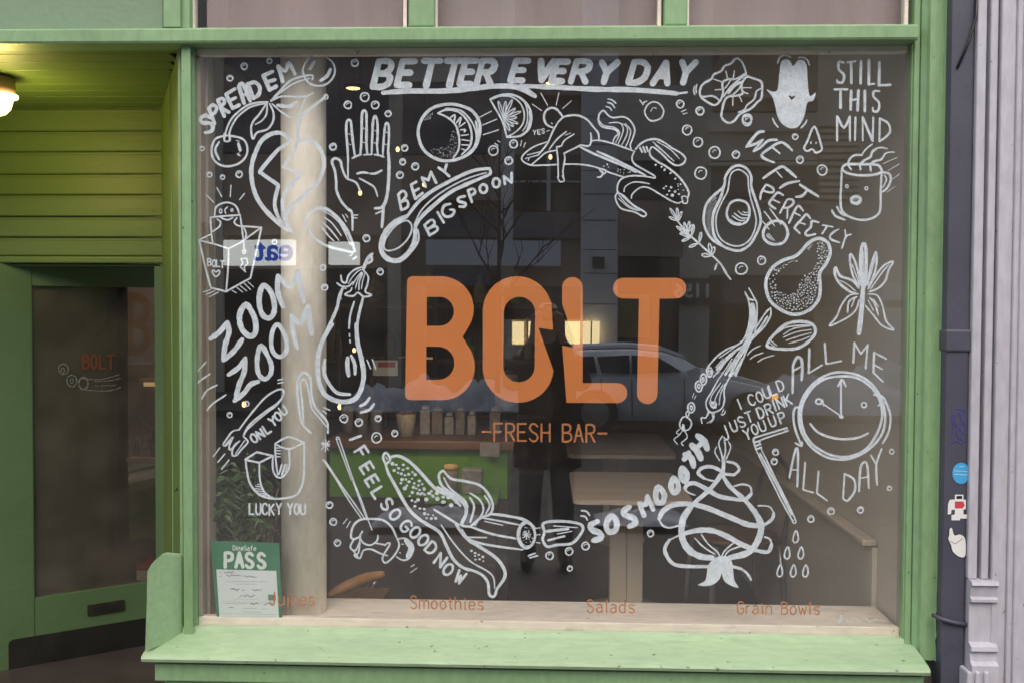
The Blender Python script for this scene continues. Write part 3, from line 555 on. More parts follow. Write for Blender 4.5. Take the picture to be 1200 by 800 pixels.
bubbles(H1, [(327, 133, 48), (525, 40, 57), (648, 133, 50), (798, 235, 40), (152, 622, 45), (992, 638, 42), (968, 800, 36)]); bubbles(H2, [(775, 80, 32), (893, 123, 37), (750, 203, 36), (435, 795, 36)])
draw('lettering', 'words BE MY above the spoon handle', B3, [(20, '245,322 268,440', 's'), (19, '245,322 282,292 308,330 265,382'), (19, '265,382 312,368 320,415 268,445'), (20, '345,245 378,355 435,310', 's'), (18, '345,245 385,222', 's'), (18, '360,302 405,276', 's'), (19, '460,262 430,190 480,208 500,145 540,228', 's'), (20, '560,112 605,142 622,88', 's'), (20, '603,142 642,178', 's')])
draw('lettering', 'words BIG SPOON below the spoon handle', B3, [(20, '450,560 490,640', 's'), (18, '450,560 505,518 528,550 475,592'), (18, '475,592 535,568 550,600 490,640'), (19, '552,460 600,540', 's'), (20, '652,395 605,408 588,460 620,495 668,482 682,445 648,440'), (21, '765,335 722,345 715,372 768,390 760,415 725,415'), (20, '790,290 820,380', 's'), (19, '790,290 832,276 845,308 808,332'), ('ell', 910, 276, 28, 34, 19), ('ell', 1010, 230, 27, 36, 19), (19, '1078,240 1070,180 1130,228 1130,152', 's')])
draw('spoon_drawing', 'long spoon lying diagonally', B3, [(24, '315,490 400,382 500,300 620,232 760,162 860,128 958,118'), (20, '960,118 962,160 900,190'), (26, '900,190 800,232 650,305 500,425 410,515 375,585'), (11, '935,150 800,190 650,262 520,350 425,445 368,560'), (34, '310,492 220,535 150,605 115,690 115,765 165,825 250,835 330,770 370,690 380,590'), (12, '300,525 220,568 150,660 133,730 165,760 240,740 310,680 350,600 340,545', 'c'), (14, '400,600 402,680 350,765 290,808')])
bubbles(B3, [(1107, 57, 33)])
draw('orange_drawing', 'whole orange with a crescent cut showing its segments', O1, [(25, '450,258 300,292 205,380 160,510 190,650 270,740 400,790 550,768 675,690 732,560 735,430 675,330 580,280', 'c'), (18, '345,345 420,312 540,332 625,420 662,540 645,650 570,730'), (18, '345,345 430,380 508,450 543,560 540,680 490,760'), (14, '420,298 560,318 660,420 705,540 690,650 600,740'), (22, '700,420 720,540 690,660'),
 (15, '465,382 505,360 498,420'), (15, '520,432 562,380 545,452'), (14, '545,472 600,432'), (14, '558,500 602,498 592,520'), (14, '563,552 630,545'), (14, '570,592 642,602'), (14, '570,640 632,642'), (14, '570,678 602,690'), ('dots', '270,690 330,660 420,660 470,560 480,500 530,500 530,680 480,750 400,772 320,750', 62, 5), ('dots', '220,410 240,370 300,340 270,400', 16, 5)])
draw('slice_drawing', 'orange slice flying off the whole orange', O2, [(19, '195,215 260,182 380,167 480,202 555,280 582,380 562,480 480,555 350,568'), (16, '350,565 340,520 310,420 250,310 195,215'), (13, '215,212 300,182 400,192 478,252 515,350 498,450 420,530 355,560'), (12, '440,185 515,240 545,330 540,440 500,510'), (22, '565,330 575,400 545,500'), ('petal', 318, 392, 11, 9, '275,240 340,240 397,228 425,303 475,330 437,385 448,437 408,462 375,500')])
draw('speed_line_drawing', None, O1, [(12, '730,385 845,325'), (12, '765,455 895,400'), (12, '770,545 915,500')])
bubbles(O2, [(225, 693, 50), (415, 632, 42), (370, 790, 40)]); draw('tick_drawing', None, O2, [(10, '238,625 270,650'), (10, '265,600 290,615'), (10, '490,600 480,650'), (10, '525,620 510,660')])
draw('figure_drawing', 'nude figure crouching on the banana', W1, [(19, '385,400 325,370 300,310 312,250 360,215 410,222 448,258 478,300'), (17, '430,350 480,302 540,285 620,285 700,320 760,390 808,450 815,512'), (15, '430,350 380,440 330,550 250,650'), (13, '510,435 430,500 380,560 350,602'), (13, '580,460 490,520 462,570 415,578'), (14, '418,578 430,700 435,860'), (9, '500,470 550,450'), (14, '490,640 495,700 478,800 485,870'), (14, '485,640 560,605 650,560'), (16, '640,560 720,570 742,520 738,448'), (14, '740,525 815,518 950,550 1150,622'), (20, '640,580 760,640 880,690 1050,760 1160,815'),
 (14, '480,742 620,742 750,760 890,805'), (14, '330,532 200,580 110,650 95,705 175,750 300,750 420,745'), (13, '180,748 250,690 320,632 412,612'), (10, '125,690 160,680 150,710'), (12, '145,655 265,625'), (12, '170,675 250,655'), (9, '370,355 378,362'), (13, '425,860 450,905 490,895 470,850'), (12, '820,790 860,835 885,800')])
draw('ray_drawing', None, W1, [(10, '190,178 278,240'), (10, '270,75 333,188'), (10, '440,70 415,188'), (10, '555,150 475,220')])
word('tiny word YES', W1, [('Y', 212, 445), ('E', 254, 440), ('S', 292, 430)], 26, 42, 9); draw('tick_drawing', None, W1, [(8, '325,432 352,425')])
draw('tail_drawing', 'curling tuft of wavy hair rising from the banana', W1, [(15, '945,545 960,495 995,455 960,415 850,392 812,340 820,270 860,240 900,282 950,305 1040,297 1105,330 1150,410 1135,490 1108,560 1120,605'), (10, '815,330 860,378 960,398 1010,450 970,540'), (10, '910,355 1000,352 1042,400 1030,470 995,550'), (10, '1000,350 1075,390 1078,460 1030,560'), (10, '1060,360 1110,420 1098,500 1065,580'), (12, '900,130 940,140 975,172'), (13, '895,163 935,175 963,213'), (12, '880,200 915,212 935,240')])
draw('banana_drawing', 'half peeled banana with a drooping peel', V1, [(20, '0,62 150,130 300,205 450,285'), (14, '0,218 60,232 120,262 250,302'), (15, '350,60 325,120 350,180 450,240 535,290 540,312'), (15, '540,312 440,295 330,290 240,310 197,360 190,440 250,480 330,560 430,620 458,650 430,672 350,630 230,600 182,540 170,480 198,440'), (11, '250,440 262,392 330,352 400,350 490,365'), (14, '320,500 330,460 400,402 480,402 600,470 700,528 760,545 800,525'), (18, '490,60 500,105 560,155 650,205 750,285 820,370 858,450 845,500'), (11, '792,490 820,480 845,500 840,545 805,545 800,520', 'c'),
 (18, '360,40 400,-5 470,-45 560,-52 630,-20'), (16, '630,-22 700,30 780,75 828,130 800,180 740,192 680,160 600,80 520,20 492,50'), (20, '400,28 420,68'), (20, '430,20 450,70'), (20, '460,18 475,60'), (9, '520,-30 620,60 700,140'), (9, '560,-30 680,40 770,130'), (9, '540,0 640,80 720,155'), (9, '200,470 280,560 370,610'), (9, '220,470 310,550 400,620'), (9, '195,500 290,582 380,618'),
 (14, '20,238 55,262 30,300 0,302'), (20, '545,188 548,186'), (20, '600,208 606,204'), (22, '628,238 634,230'), (18, '683,268 690,262'), (18, '728,320 734,314'), ('dots', '745,350 800,370 810,430 750,420', 5, 10), ('dots', '590,370 700,400 780,450 760,480 650,470 590,400', 8, 15), ('dots', '150,220 330,240 340,270 240,285', 9, 7), ('dots', '60,180 130,175 120,215 60,215', 3, 9)])
bubbles(U1, [(612, 250, 92), (857, 178, 40), (1043, 243, 41), (922, 420, 49), (1023, 535, 49)]); bubbles(V1, [(1100, 72, 57), (970, 265, 61)])
draw('tick_drawing', None, U1, [(12, '478,140 490,155 510,185'), (12, '505,180 520,160 545,150'), (12, '868,250 910,230'), (12, '885,272 920,262')])
# upper right
draw('shell_drawing', 'opened walnut halves with rays', X1, [(19, '600,310 575,220 540,165 495,152 450,200 390,222 360,270 292,300 270,342 190,392 162,450 172,510 230,558 300,588 352,545 380,470 372,385 420,347 500,342 590,292'), (16, '165,495 200,510 280,502 342,540'), (19, '605,322 560,372 552,430 562,480 500,500 425,510 388,560 370,640 365,700 420,752 480,738 540,670 640,620 700,560 738,520 745,402 728,362 660,337', 'c'), (15, '740,430 692,460 672,530 602,590 580,630 520,655'), (13, '385,510 430,440 500,370 592,305'), (24, '430,475 480,410 545,372'), (14, '470,490 520,445 552,392'), (13, '395,430 420,400 450,350'),
 (13, '405,270 420,330'), (13, '485,270 475,330'), (13, '292,345 365,370'), (13, '305,445 370,440'), (13, '565,425 645,425'), (13, '570,465 610,480'), (13, '470,515 470,590'), (13, '530,500 555,555'), (12, '112,410 103,450 115,490'), (12, '132,395 125,435 130,472')])
bubbles(X1, [(162, 642, 42), (603, 733, 48)])
V, Fc = [], []
outl = smooth(T(X1, P2('1035,222 1005,172 960,160 922,190 905,300 890,440 840,462 785,440 840,510 868,600 888,690 930,760 1000,803 1075,795 1125,730 1150,650 1170,565 1225,545 1248,468 1210,500 1185,485 1170,330 1162,215 1130,168 1080,170')), True)
hh = T(X1, P2('990,500 1008,494 1022,512 1042,498 1056,508 1022,542'))
polymesh(V, Fc, [outl, hh]); mk('ghost_drawing', V, Fc, m_wp, 'solid white two lobed figure with a small heart hole')
draw('arc_drawing', None, X1, [(14, '890,192 910,142 960,120 1015,142'), (14, '1085,145 1130,140 1172,170 1187,212'), (14, '845,712 860,752 895,795'), (14, '1165,727 1145,765 1110,800')])
draw('lettering', 'tall thin words STILL THIS MIND at top right', Y1, [(22, '548,190 508,180 503,250 552,305 540,372 495,372 487,352'), (18, '585,188 660,177', 's'), (22, '620,190 622,380', 's'), (24, '712,178 708,385', 's'), (24, '787,168 785,395', 's'), (18, '785,395 835,388', 's'), (24, '885,188 880,402', 's'), (20, '880,402 985,398', 's'),
 (20, '465,440 585,440', 's'), (24, '520,440 520,612', 's'), (24, '620,455 615,630', 's'), (24, '688,450 680,636', 's'), (18, '615,542 685,530', 's'), (24, '748,455 748,645', 's'), (20, '885,458 835,458 830,510 880,562 872,640 828,645 824,612')])
draw('lettering', None, PX, [(2.8, '981,165 981,136.5'), (2.8, '981.5,137 989,150 996,137'), (2.8, '996,137 996,165'), (2.8, '1002.5,138 1002,164.5'), (2.2, '1011,165 1011,138'), (2.8, '1011,138 1022.5,165', 's'), (2.8, '1022.5,165 1023.5,138'), (2.6, '1031,139 1030.5,166', ''), (2.4, '1031,139 1041,145 1042.5,156 1031,166')])
draw('lettering', 'slanting words WE FIT', Z1, [(26, '280,115 218,132 118,258', ''), (24, '120,255 200,232 272,192'), (24, '272,192 185,298'), (22, '185,300 250,265 320,202 405,192'), (22, '545,290 480,232 430,218 350,262 262,332 292,372 378,405'), (20, '372,272 430,320'), (24, '582,543 500,472 435,448 275,553'), (16, '402,490 450,545'), (22, '432,645 500,602 612,580'), (24, '620,612 690,660 790,722'), (22, '690,662 642,718 582,728')])
draw('lettering', 'slanting word PERFECTLY', Q1, [(20, '87,190 97,130 140,52', ''), (19, '140,52 202,80 212,120 170,125 112,108'), (20, '302,152 252,127 210,170 172,222 187,250 230,278'), (17, '202,190 268,222'), (20, '272,318 340,192', ''), (19, '340,192 388,192 398,230 350,268 312,270'), (18, '345,262 340,368'), (20, '357,413 402,312 445,252 490,298'), (17, '402,312 460,342'), (20, '557,370 520,332 480,372 412,450 422,472 458,508'), (17, '440,402 508,424'), (20, '633,406 572,396 560,452 512,500 530,530 603,516'), (18, '672,432 768,448'), (20, '716,442 668,512'), (18, '820,472 772,500 738,540 760,570 828,594'), (16, '882,478 890,538'), (16, '940,518 890,542 852,650')])
draw('heart_drawing', 'small upside down heart', Z1, [(18, '755,68 690,205 658,272 692,298 735,280 770,313 822,288 818,240', 'c'), (14, '722,212 722,225'), (14, '770,215 770,228')])
bubbles(Z1, [(575, 163, 30), (620, 380, 37), (828, 475, 50), (125, -5, 48), (20, 330, 38)])
draw('mug_drawing', 'steaming mug with a surprised face', MG, [(27, '345,428 285,450 275,490 330,530 450,555 600,555 700,535 733,505 705,450 640,430', 'c'), (24, '265,480 257,700 250,810 258,940 300,1010 400,1060 510,1080 620,1060 700,1000 720,900 722,700 733,530'), (24, '740,522 815,535 840,605 800,700 740,752'), (16, '762,552 788,592 778,640 742,700'), (24, '375,488 338,425 370,352 430,318 500,322'), (16, '500,320 545,252 625,190'), (26, '485,490 482,432 530,382 600,342 622,282 680,238'), (16, '680,236 740,232 800,246'), (24, '605,505 602,432 650,392 728,370 770,305'), (15, '770,305 820,285 880,287'), (9, '750,420 915,345'), (9, '810,500 935,425'), (9, '865,600 940,540'), (9, '790,755 890,685'), ('ell', 325, 685, 16, 16, 13), ('ell', 553, 710, 18, 18, 13), ('ell', 430, 845, 52, 40, 34), (8, '400,840 460,850')])
draw('tick_drawing', None, Q1, [(20, '760,292 790,345 880,382'), (20, '808,262 835,310 878,345')])
draw('avocado_drawing', 'halved avocado with round stone', AV, [(22, '545,310 560,222 610,145 680,113 760,142 803,220 802,310 845,440 882,560 888,660 848,760 790,855 700,910 610,900 520,860 430,800 372,700 357,600 382,480 450,395', 'c'), (13, '690,152 622,180 597,250 582,350 530,450 482,560 472,660 492,760 550,830 650,868 740,850 808,780 848,660 838,560 798,420 776,300 768,210', 'c'), (24, '545,320 510,430 455,540 440,660 460,780 520,850'), ('dots', '500,360 480,430 430,540 420,700 430,770 390,700 380,560 420,450', 60, 6),
 (19, '680,437 605,470 573,560 602,638 680,668 758,640 787,560 765,470', 'c'), (11, '680,540 720,572 780,577'), (11, '645,560 700,602 762,607'), (11, '625,585 690,627 742,627'), (11, '605,618 650,650 700,652'), (9, '725,545 750,555 775,550')])
draw('tomato_drawing', 'cherry tomato beside the avocado', AV, [(24, '1035,632 965,660 920,720 920,790 970,840 1040,852 1110,830 1145,760 1130,690 1090,645', 'c'), (12, '925,545 970,600 1020,680'), (12, '975,515 1050,615 1080,668'), (10, '890,622 935,665 970,712'), (9, '945,770 975,800'), (9, '950,755 1000,815'), (9, '965,750 1020,815')])
draw('herb_drawing', 'sprig of rosemary', AV2, [(16, '110,230 200,342 320,450 440,560 520,640 560,715 610,780'), (22, '520,640 570,720'), (20, '150,290 240,380'), ('petal', 120, 235, 9, 10, '45,120 108,118 150,150 38,198'), ('petal', 200, 350, 10, 11, '108,288 135,310 175,252 222,245 255,270'), ('petal', 240, 385, 9, 11, '140,350 158,420 265,280'), ('petal', 315, 440, 10, 11, '225,475 332,345'), ('petal', 430, 560, 14, 12, '345,550 410,450 455,480'), ('petal', 485, 625, 5, 8, '462,688')])
bubbles(AV2, [(710, 680, 59), (900, 603, 43)])
draw('pear_drawing', 'pear shaded with many dots', PR, [(27, '620,78 540,120 460,208 400,250 300,282 200,352 147,450 142,545 180,660 270,738 380,785 480,778 580,720 640,630 650,520 645,402 700,320 743,220 728,130 680,88', 'c'), ('dots', '625,110 680,115 715,150 715,240 680,310 630,370 625,450 625,560 570,690 480,740 370,755 270,710 190,620 180,570 240,570 330,600 420,590 450,520 500,430 570,390 640,280 620,200', 210, 9.5), ('dots', '170,440 210,400 240,530 200,590 180,560', 10, 9), ('dots', '220,370 400,280 440,285 320,340 240,410', 16, 8), ('dots', '520,150 590,110 590,130 540,190', 8, 7)])
draw('leaf_drawing', 'fan shaped seven fingered leaf on a stalk', LF, [(24, '605,380 592,250 596,90 612,40 632,80 632,250 620,380'), (16, '580,370 532,290 508,180 513,118 548,180 578,290 592,360'), (16, '640,360 665,240 690,150 712,102 714,200 688,300 652,370'), (15, '650,390 700,300 770,210 845,178 810,240 782,330 720,390 660,410'), (18, '560,430 500,408 420,342 388,272 396,222 430,290 520,322 577,385'), (13, '570,430 500,442 440,520 402,610 345,680 480,618 550,558 577,480'), (13, '650,430 720,442 760,520 790,640 850,710 760,678 700,608 650,548 630,520'), (34, '607,400 597,560 578,735'), (26, '612,340 612,440'), (9, '612,100 612,350'), (10, '525,200 580,350'), (10, '705,150 650,350'), (10, '810,205 760,260 670,390'), (8, '425,325 480,350 552,408'), (14, '560,452 500,490 488,575'), (12, '545,460 520,530'), (14, '662,462 700,505 728,592'), (10, '690,470 730,530'), (9, '650,480 690,560')])
draw('nut_drawing', 'striped almond on its side', AL, [(21, '792,560 830,500 920,412 1000,382 1100,382 1158,412 1168,470 1110,540 1020,588 900,592 810,578', 'c'), (12, '870,470 950,420 1120,405'), (8, '920,480 1000,432 1132,412'), (8, '920,502 1020,460 1140,440'), (8, '942,525 1040,492 1142,465'), (8, '962,547 1060,522 1130,492'), (8, '815,545 850,570'), (8, '825,530 870,565')])
draw('leek_drawing', 'two spring onions crossed with sliced rings', AL, [(13, '620,150 650,222 660,330 642,440 612,515 560,560 480,592 400,650 335,725 318,760'), (12, '650,117 690,190 714,250 708,400 690,480 650,560 600,680 550,800'), (13, '620,150 652,200 690,212'), (12, '820,272 780,312 710,420'), (13, '820,272 820,330 770,420 690,500 650,552'), (40, '678,250 684,350 668,450'), (34, '665,450 640,530 600,600'), (16, '795,340 730,440 670,500'), (18, '600,570 500,640 400,750'), (9, '610,520 520,590 420,660'), (9, '560,600 470,690 400,760'), (22, '620,590 560,680 500,800'), (14, '590,700 540,790'), (10, '640,520 560,640 470,780')])
draw('leek_drawing', 'bulb ends and cut rings of the spring onions', LK, [('ell', 412, 125, 26, 42, 14), ('ell', 412, 125, 10, 20, 9), (12, '445,168 500,115 560,30'), (12, '470,80 540,0'), (10, '490,200 560,100 625,0'), (13, '715,0 650,115 585,200 548,300 552,390 520,470 440,502 392,470 380,400 430,310 490,200'), (9, '520,222 440,330 410,420'), (9, '540,240 480,340 455,410'), (9, '560,232 515,330 502,430'), (24, '560,150 620,40'), (14, '590,120 660,10'), ('ell', 450, 430, 24, 24, 18), (14, '430,400 470,460'), (13, '400,490 378,552 335,550 342,602'), (9, '430,500 442,562 388,602'), (9, '452,502 452,560 420,600'), (14, '410,500 380,550'),
 ('ell', 355, 193, 28, 50, 14), ('ell', 352, 195, 8, 22, 10), ('ell', 312, 257, 32, 50, 14), ('ell', 312, 257, 11, 22, 10), ('ell', 240, 457, 32, 46, 14), ('ell', 240, 457, 10, 20, 10), ('ell', 205, 515, 14, 22, 12), (13, '160,547 132,620 170,668 220,658 243,602 210,552', 'c'), (26, '165,620 170,665'), (9, '140,652 100,690 130,712 80,752 112,800'), (10, '182,680 203,735 150,785 165,812'), (9, '160,670 122,722'), (8, '265,325 250,365'), (8, '285,345 268,380'), (12, '520,520 545,520 560,490'), (10, '530,500 545,472')])
draw('tick_drawing', None, AL, [(9, '740,565 680,595 640,637'), (9, '762,620 700,642 660,670'), (9, '847,640 770,662 720,692')])
word('words I COULD JUST DRINK YOU UP', LK, [('I', 692, 425, -22), ('C', 805, 385), ('O', 880, 358), ('U', 945, 318), ('L', 1005, 290), ('D', 1075, 252), ('J', 560, 690, -20, 60, 130), ('U', 638, 630), ('S', 712, 590), ('T', 782, 545), ('D', 890, 505), ('R', 965, 472), ('I', 1020, 440), ('N', 1075, 415), ('K', 1145, 385), ('Y', 765, 705), ('O', 835, 660), ('U', 905, 628), ('U', 1000, 583), ('P', 1090, 550)], 54, 96, 15, -20)
draw('straw_drawing', 'bent drinking straw dripping', S1, [(12, '470,118 360,152 262,182 246,200 262,262'), (11, '478,138 380,170 295,200 288,232'), (15, '255,215 290,205'), (15, '258,240 292,228'), (14, '262,262 298,250'), (10, '265,270 350,440 440,620 508,742'), (10, '298,262 380,430 460,592 530,738'), (12, '290,290 400,500 500,700'), ('ell', 463, 128, 9, 12, 7), ('ell', 519, 745, 11, 12, 8)])
bubbles(S1, [(393, 282, 23), (385, 343, 23), (630, 728, 24)])
for cx, cy in ((932.3, 628.5), (922.3, 647.5), (938.4, 647.5), (913.8, 668.5), (929.5, 668.5), (943.8, 668.5)):
    draw('drop_drawing', None, PX, [(1.7, f'{cx+.8},{cy-7.5} {cx+3.3},{cy+1} {cx+1.5},{cy+6} {cx-2},{cy+6} {cx-3},{cy+1}', 'c')])
draw('lettering', 'words ALL ME arching over the clock', C1, [(25, '150,560 155,300', ''), (24, '155,300 190,230 232,245 242,330 235,440'), (18, '165,348 240,308'), (25, '308,150 302,372', ''), (20, '302,375 425,300'), (24, '452,100 466,288', ''), (20, '466,290 605,262'), (24, '720,275 730,92', ''), (20, '730,92 790,195', ''), (20, '790,195 858,110'), (22, '855,110 835,330'), (20, '1030,240 915,182'), (24, '915,182 908,370'), (18, '908,370 1000,455'), (16, '905,290 990,338')])
draw('clock_drawing', 'round smiling clock with arrow hands', PX, [('ell', 986.5, 486.5, 51.5, 51.5, 2.6), ('ell', 986.5, 486.5, 47, 47.5, 2.6), (2.8, '985.6,487 985.6,446'), (2.4, '982,452 987,444.5 991,452'), (1.8, '985.6,487 962,471'), ('ell', 959.5, 470, 3.4, 3, 2.2), (2, '964,468 965,475'), ('ell', 1012.5, 474, 2.9, 3, 1.6), (5, '985,487.5 986.6,488'), (2.6, '949.5,496 958.7,506 975,512.3 991,514 1006,512 1017.5,507')])
draw('arc_drawing', None, C2, [(15, '178,65 140,40 122,90 132,190 180,318'), (13, '135,298 180,320 184,288'), (14, '735,30 790,10 822,110 808,220 765,300'), (15, '700,-50 770,-30 808,60')])
draw('lettering', 'words ALL DAY below the clock', C2, [(15, '92,548 135,352 155,370 150,612'), (12, '107,490 155,492'), (16, '207,440 192,635', ''), (14, '192,635 265,655'), (16, '303,502 291,660', ''), (14, '291,660 365,713'), (15, '490,520 480,700', ''), (15, '490,520 558,560 565,640 515,712 480,700'), (15, '595,645 605,482 630,437 655,462 665,622'), (12, '607,552 660,540'), (14, '680,387 720,455', ''), (14, '757,342 720,455 725,600')])
bubbles(C2, [(830, 360, 20), (813, 625, 18), (393, 790, 27), (605, 780, 25)])
# lower middle
draw('lettering', 'fat wobbly words SO SMOOOTH', K1, [(36, '572,402 530,425 535,458 588,480 595,512 545,530', ''), (34, '665,365 632,415 640,460 670,475 698,450 700,400', 'c'), (36, '788,305 750,330 760,360 815,380 825,415 785,435'), (34, '885,362 852,282', ''), (30, '852,280 895,290 908,232'), (34, '908,232 945,322'), (32, '980,170 962,225 975,275 1010,270 1020,220', 'c'), (32, '1082,110 1065,160 1080,205 1108,200 1112,150', 'c'), (32, '1140,45 1130,90 1150,130 1172,115 1168,75', 'c')])
draw('lettering', None, N1, [(44, '345,250 380,200', ''), (44, '350,212 400,240 418,305'), (46, '405,140 450,190 475,245'), (46, '450,68 500,110 525,170'), (44, '440,165 475,130')])
draw('beet_drawing', 'beetroot drawn as one looping ribbon', N1, [(30, '655,262 650,330 640,360 560,470 430,588 350,680 325,800'), (30, '645,372 700,460 820,570 905,680 945,790'), (24, '640,345 560,308 485,318 455,358 500,398'), (12, '500,398 550,415 605,420'), (26, '655,365 735,372'), (20, '735,372 775,330 745,285 680,268'), (30, '740,560 620,540 520,482 430,438 370,448 352,480'), (12, '352,480 375,508 430,530'), (26, '735,562 820,562 870,520'), (14, '870,520 862,465 800,445 735,462'), (34, '400,600 280,602 185,650 150,715'), (14, '150,715 175,765 230,785 300,768'), (36, '400,598 530,632 700,702 850,762 960,768'), (22, '960,770 1030,720 1045,670'), (11, '1045,670 1010,620 920,612'),
 (11, '645,68 615,125 640,220 645,300'), (11, '660,100 668,180 650,280'), (9, '690,110 708,160 672,250'), (9, '600,152 585,195 625,262'), (20, '655,230 645,330')])
draw('beet_drawing', 'round body and leaves of the looping beetroot', P1, [(38, '285,190 232,270 222,380 262,470 340,520 425,532'), (36, '545,530 670,495 735,410 755,310 708,215'), (30, '240,368 330,348 430,350 530,390 620,440 720,482'), (22, '720,482 800,492 825,440'), (12, '825,440 812,405 778,392'), (12, '210,378 140,412'), (22, '140,412 108,480 160,568 250,588 400,590'), (22, '570,592 620,605'), (14, '620,605 660,635 688,680'), (10, '455,530 400,580 382,680 330,712 400,720 460,692 488,640 500,530', 'f'), (10, '488,530 492,640 520,700 602,732 575,680 562,572 540,528', 'f'), (10, '355,375 400,440 460,490 478,522'), (10, '310,400 370,460 440,505'), (10, '572,430 512,482 490,522'), (10, '628,450 542,482 510,522')])
bubbles(K1, [(492, 567, 28), (382, 603, 28), (252, 632, 28), (387, 717, 20), (928, 483, 24)])
draw('tick_drawing', None, K1, [(11, '465,330 500,335 520,362'), (11, '460,365 490,370 505,392'), (10, '110,630 150,615'), (10, '120,647 170,630')])
draw('zucchini_drawing', 'peeled zucchini with a sliced end', F4, [(17, '550,265 525,300 548,348 582,318', 'c'), (9, '545,295 560,320'), (22, '545,345 565,420 620,520 680,630 740,722 810,785 880,830 970,890 1020,990 1070,1090 1130,1150 1200,1185'), (22, '590,300 650,292 740,342 830,432 940,550 1060,612 1130,680'), ('dots', '590,340 700,360 900,560 960,600 860,610 720,540 600,390', 34, 15), ('dots', '660,500 960,570 1100,640 1100,710 900,640 760,640', 18, 17), ('dots', '730,600 800,640 860,720 960,760 960,800 880,790 760,680', 12, 14)])
draw('zucchini_drawing', 'curling skin and cut tip of the zucchini', G1, [(14, '220,590 300,622 338,670 345,733 372,745 388,702'), (16, '388,702 430,640 425,590 380,530 290,470 230,432 180,375 160,340'), (12, '40,265 130,320 178,350'), (8, '80,350 150,452 240,550 330,602 368,640 375,700'), (13, '60,140 150,195 205,235 215,290 190,348 240,360'), (14, '90,50 67,75 85,135 150,185 215,235 218,290 195,345'), (10, '95,90 130,150 205,210 228,250'), (13, '240,360 300,310 350,290 365,240 340,180 290,130 200,107 135,95 92,50'), (10, '240,175 295,215 312,275 265,350'), (11, '238,200 262,250 240,335'), (10, '320,190 348,240 325,290'), (14, '350,290 430,298 540,322 595,365'), (9, '300,310 400,328 510,350'), (7, '320,330 420,352'),
 (12, '240,360 360,400 490,425'), (11, '195,375 230,425 300,452 400,470 530,487'), (9, '230,418 330,420'), ('ell', 550, 405, 47, 72, 13), ('ell', 553, 405, 40, 62, 5), (7, '530,405 570,405'), (7, '548,385 552,428'), (7, '535,390 566,420'), (7, '535,420 566,388'), ('dots', '515,360 580,360 590,440 530,450', 18, 4), (14, '645,340 740,330 830,340 862,362 850,400 800,452 720,460 665,470 640,430 650,390', 'c'), (18, '665,385 780,372'), (14, '670,435 760,412'), (7, '700,355 830,365'), (7, '720,400 800,385'), (7, '600,370 625,366'), (7, '605,405 625,404'), (7, '605,447 625,450'), (9, '560,522 600,507'), (9, '570,532 612,520'), ('dots', '240,490 310,520 320,560 270,545', 9, 8)])
word('words I FEEL SO GOOD NOW curving beside the zucchini', F4, [('I', 310, 150, 70), ('F', 358, 262, 58), ('E', 400, 385, 58), ('E', 440, 485, 58), ('L', 490, 580, 58), ('S', 557, 668, 50), ('O', 620, 748, 48), ('G', 705, 838, 46), ('O', 777, 888, 42), ('O', 840, 948, 42), ('D', 903, 1010, 40), ('N', 975, 1105, 36), ('O', 1035, 1178, 36), ('W', 1128, 1238, 28)], 62, 92, 18)
draw('straw_drawing', 'two crossed straws stuck in the crouching figure', F4, [(10, '160,158 280,480', ''), (10, '182,150 290,470 360,650 410,790', ''), (9, '290,490 400,790'), ('ell', 172, 152, 12, 9, 7), (10, '55,320 150,460 260,640 365,790'), (10, '72,325 200,520 300,660 385,785'), (10, '400,770 440,868')])
draw('figure_drawing', 'small curled up figure with a round head', F5, [(16, '420,182 520,190 590,242 628,320'), (13, '628,320 652,390 612,470 550,525 522,502 532,460 580,380 560,372 540,390'), (14, '460,370 540,385'), (16, '420,182 345,190 292,240 275,320 300,340 350,318'), (13, '300,340 270,402 308,430 340,372 345,340'), (13, '365,280 345,320 372,370 430,387 480,350 485,312'), (13, '345,370 332,450 300,465 345,490 372,430 432,420 500,450 560,470'), (12, '640,340 700,335 755,380 762,430 730,490 680,505 630,478'), (34, '705,352 742,410 718,478'), (9, '670,380 685,380'), (10, '655,445 662,450'), (9, '215,220 245,182'), (9, '242,250 270,202'), (9, '745,555 770,540'), (9, '740,602 790,567'), (10, '270,405 300,440 330,480')])
bubbles(F5, [(170, 370, 28)]); bubbles(F4, [(220, 0, 34), (337, 30, 32), (487, 0, 27), (475, 150, 43), (617, 115, 27)])
draw('eggplant_drawing', 'leafy cap and stem of the eggplant', J1, [(24, '478,190 510,105 555,55'), (20, '540,60 552,110 510,140'), (15, '480,165 405,190 352,240 332,300 297,290 287,240'), (14, '252,302 292,330 350,332 388,295'), (14, '300,345 330,352'), (9, '352,310 380,260 430,205 462,190'), (9, '388,320 420,262 462,212'), (15, '480,198 520,250 512,320 495,378 548,405 482,420 432,385 390,415 320,402 368,372 380,345'), (9, '412,350 430,280 468,215'), (10, '440,362 445,290 475,220'), (9, '462,352 472,290 490,225'), (15, '400,462 366,580 356,690'), (13, '360,735 362,755'), (24, '300,352 272,430 252,520 200,640 145,770'), (22, '475,432 450,530 427,650 425,790'), (9, '272,420 295,440')])
draw('eggplant_drawing', 'long smooth eggplant body', J2, [(32, '262,0 200,100 160,210 148,330 160,450 200,540 280,590 370,602 450,572 495,480 508,380 488,260 460,140 450,0'), (24, '205,275 198,370 230,450 300,532 400,545'), (30, '382,262 380,330 390,398'), (24, '410,245 438,310 440,385'), (13, '397,75 398,95'), (13, '400,122 402,142'), (12, '535,278 562,345'), (12, '575,272 602,345'), (20, '480,635 520,615 555,570'), (20, '485,685 550,665 588,620')])
bubbles(J1, [(622, 207, 30)])
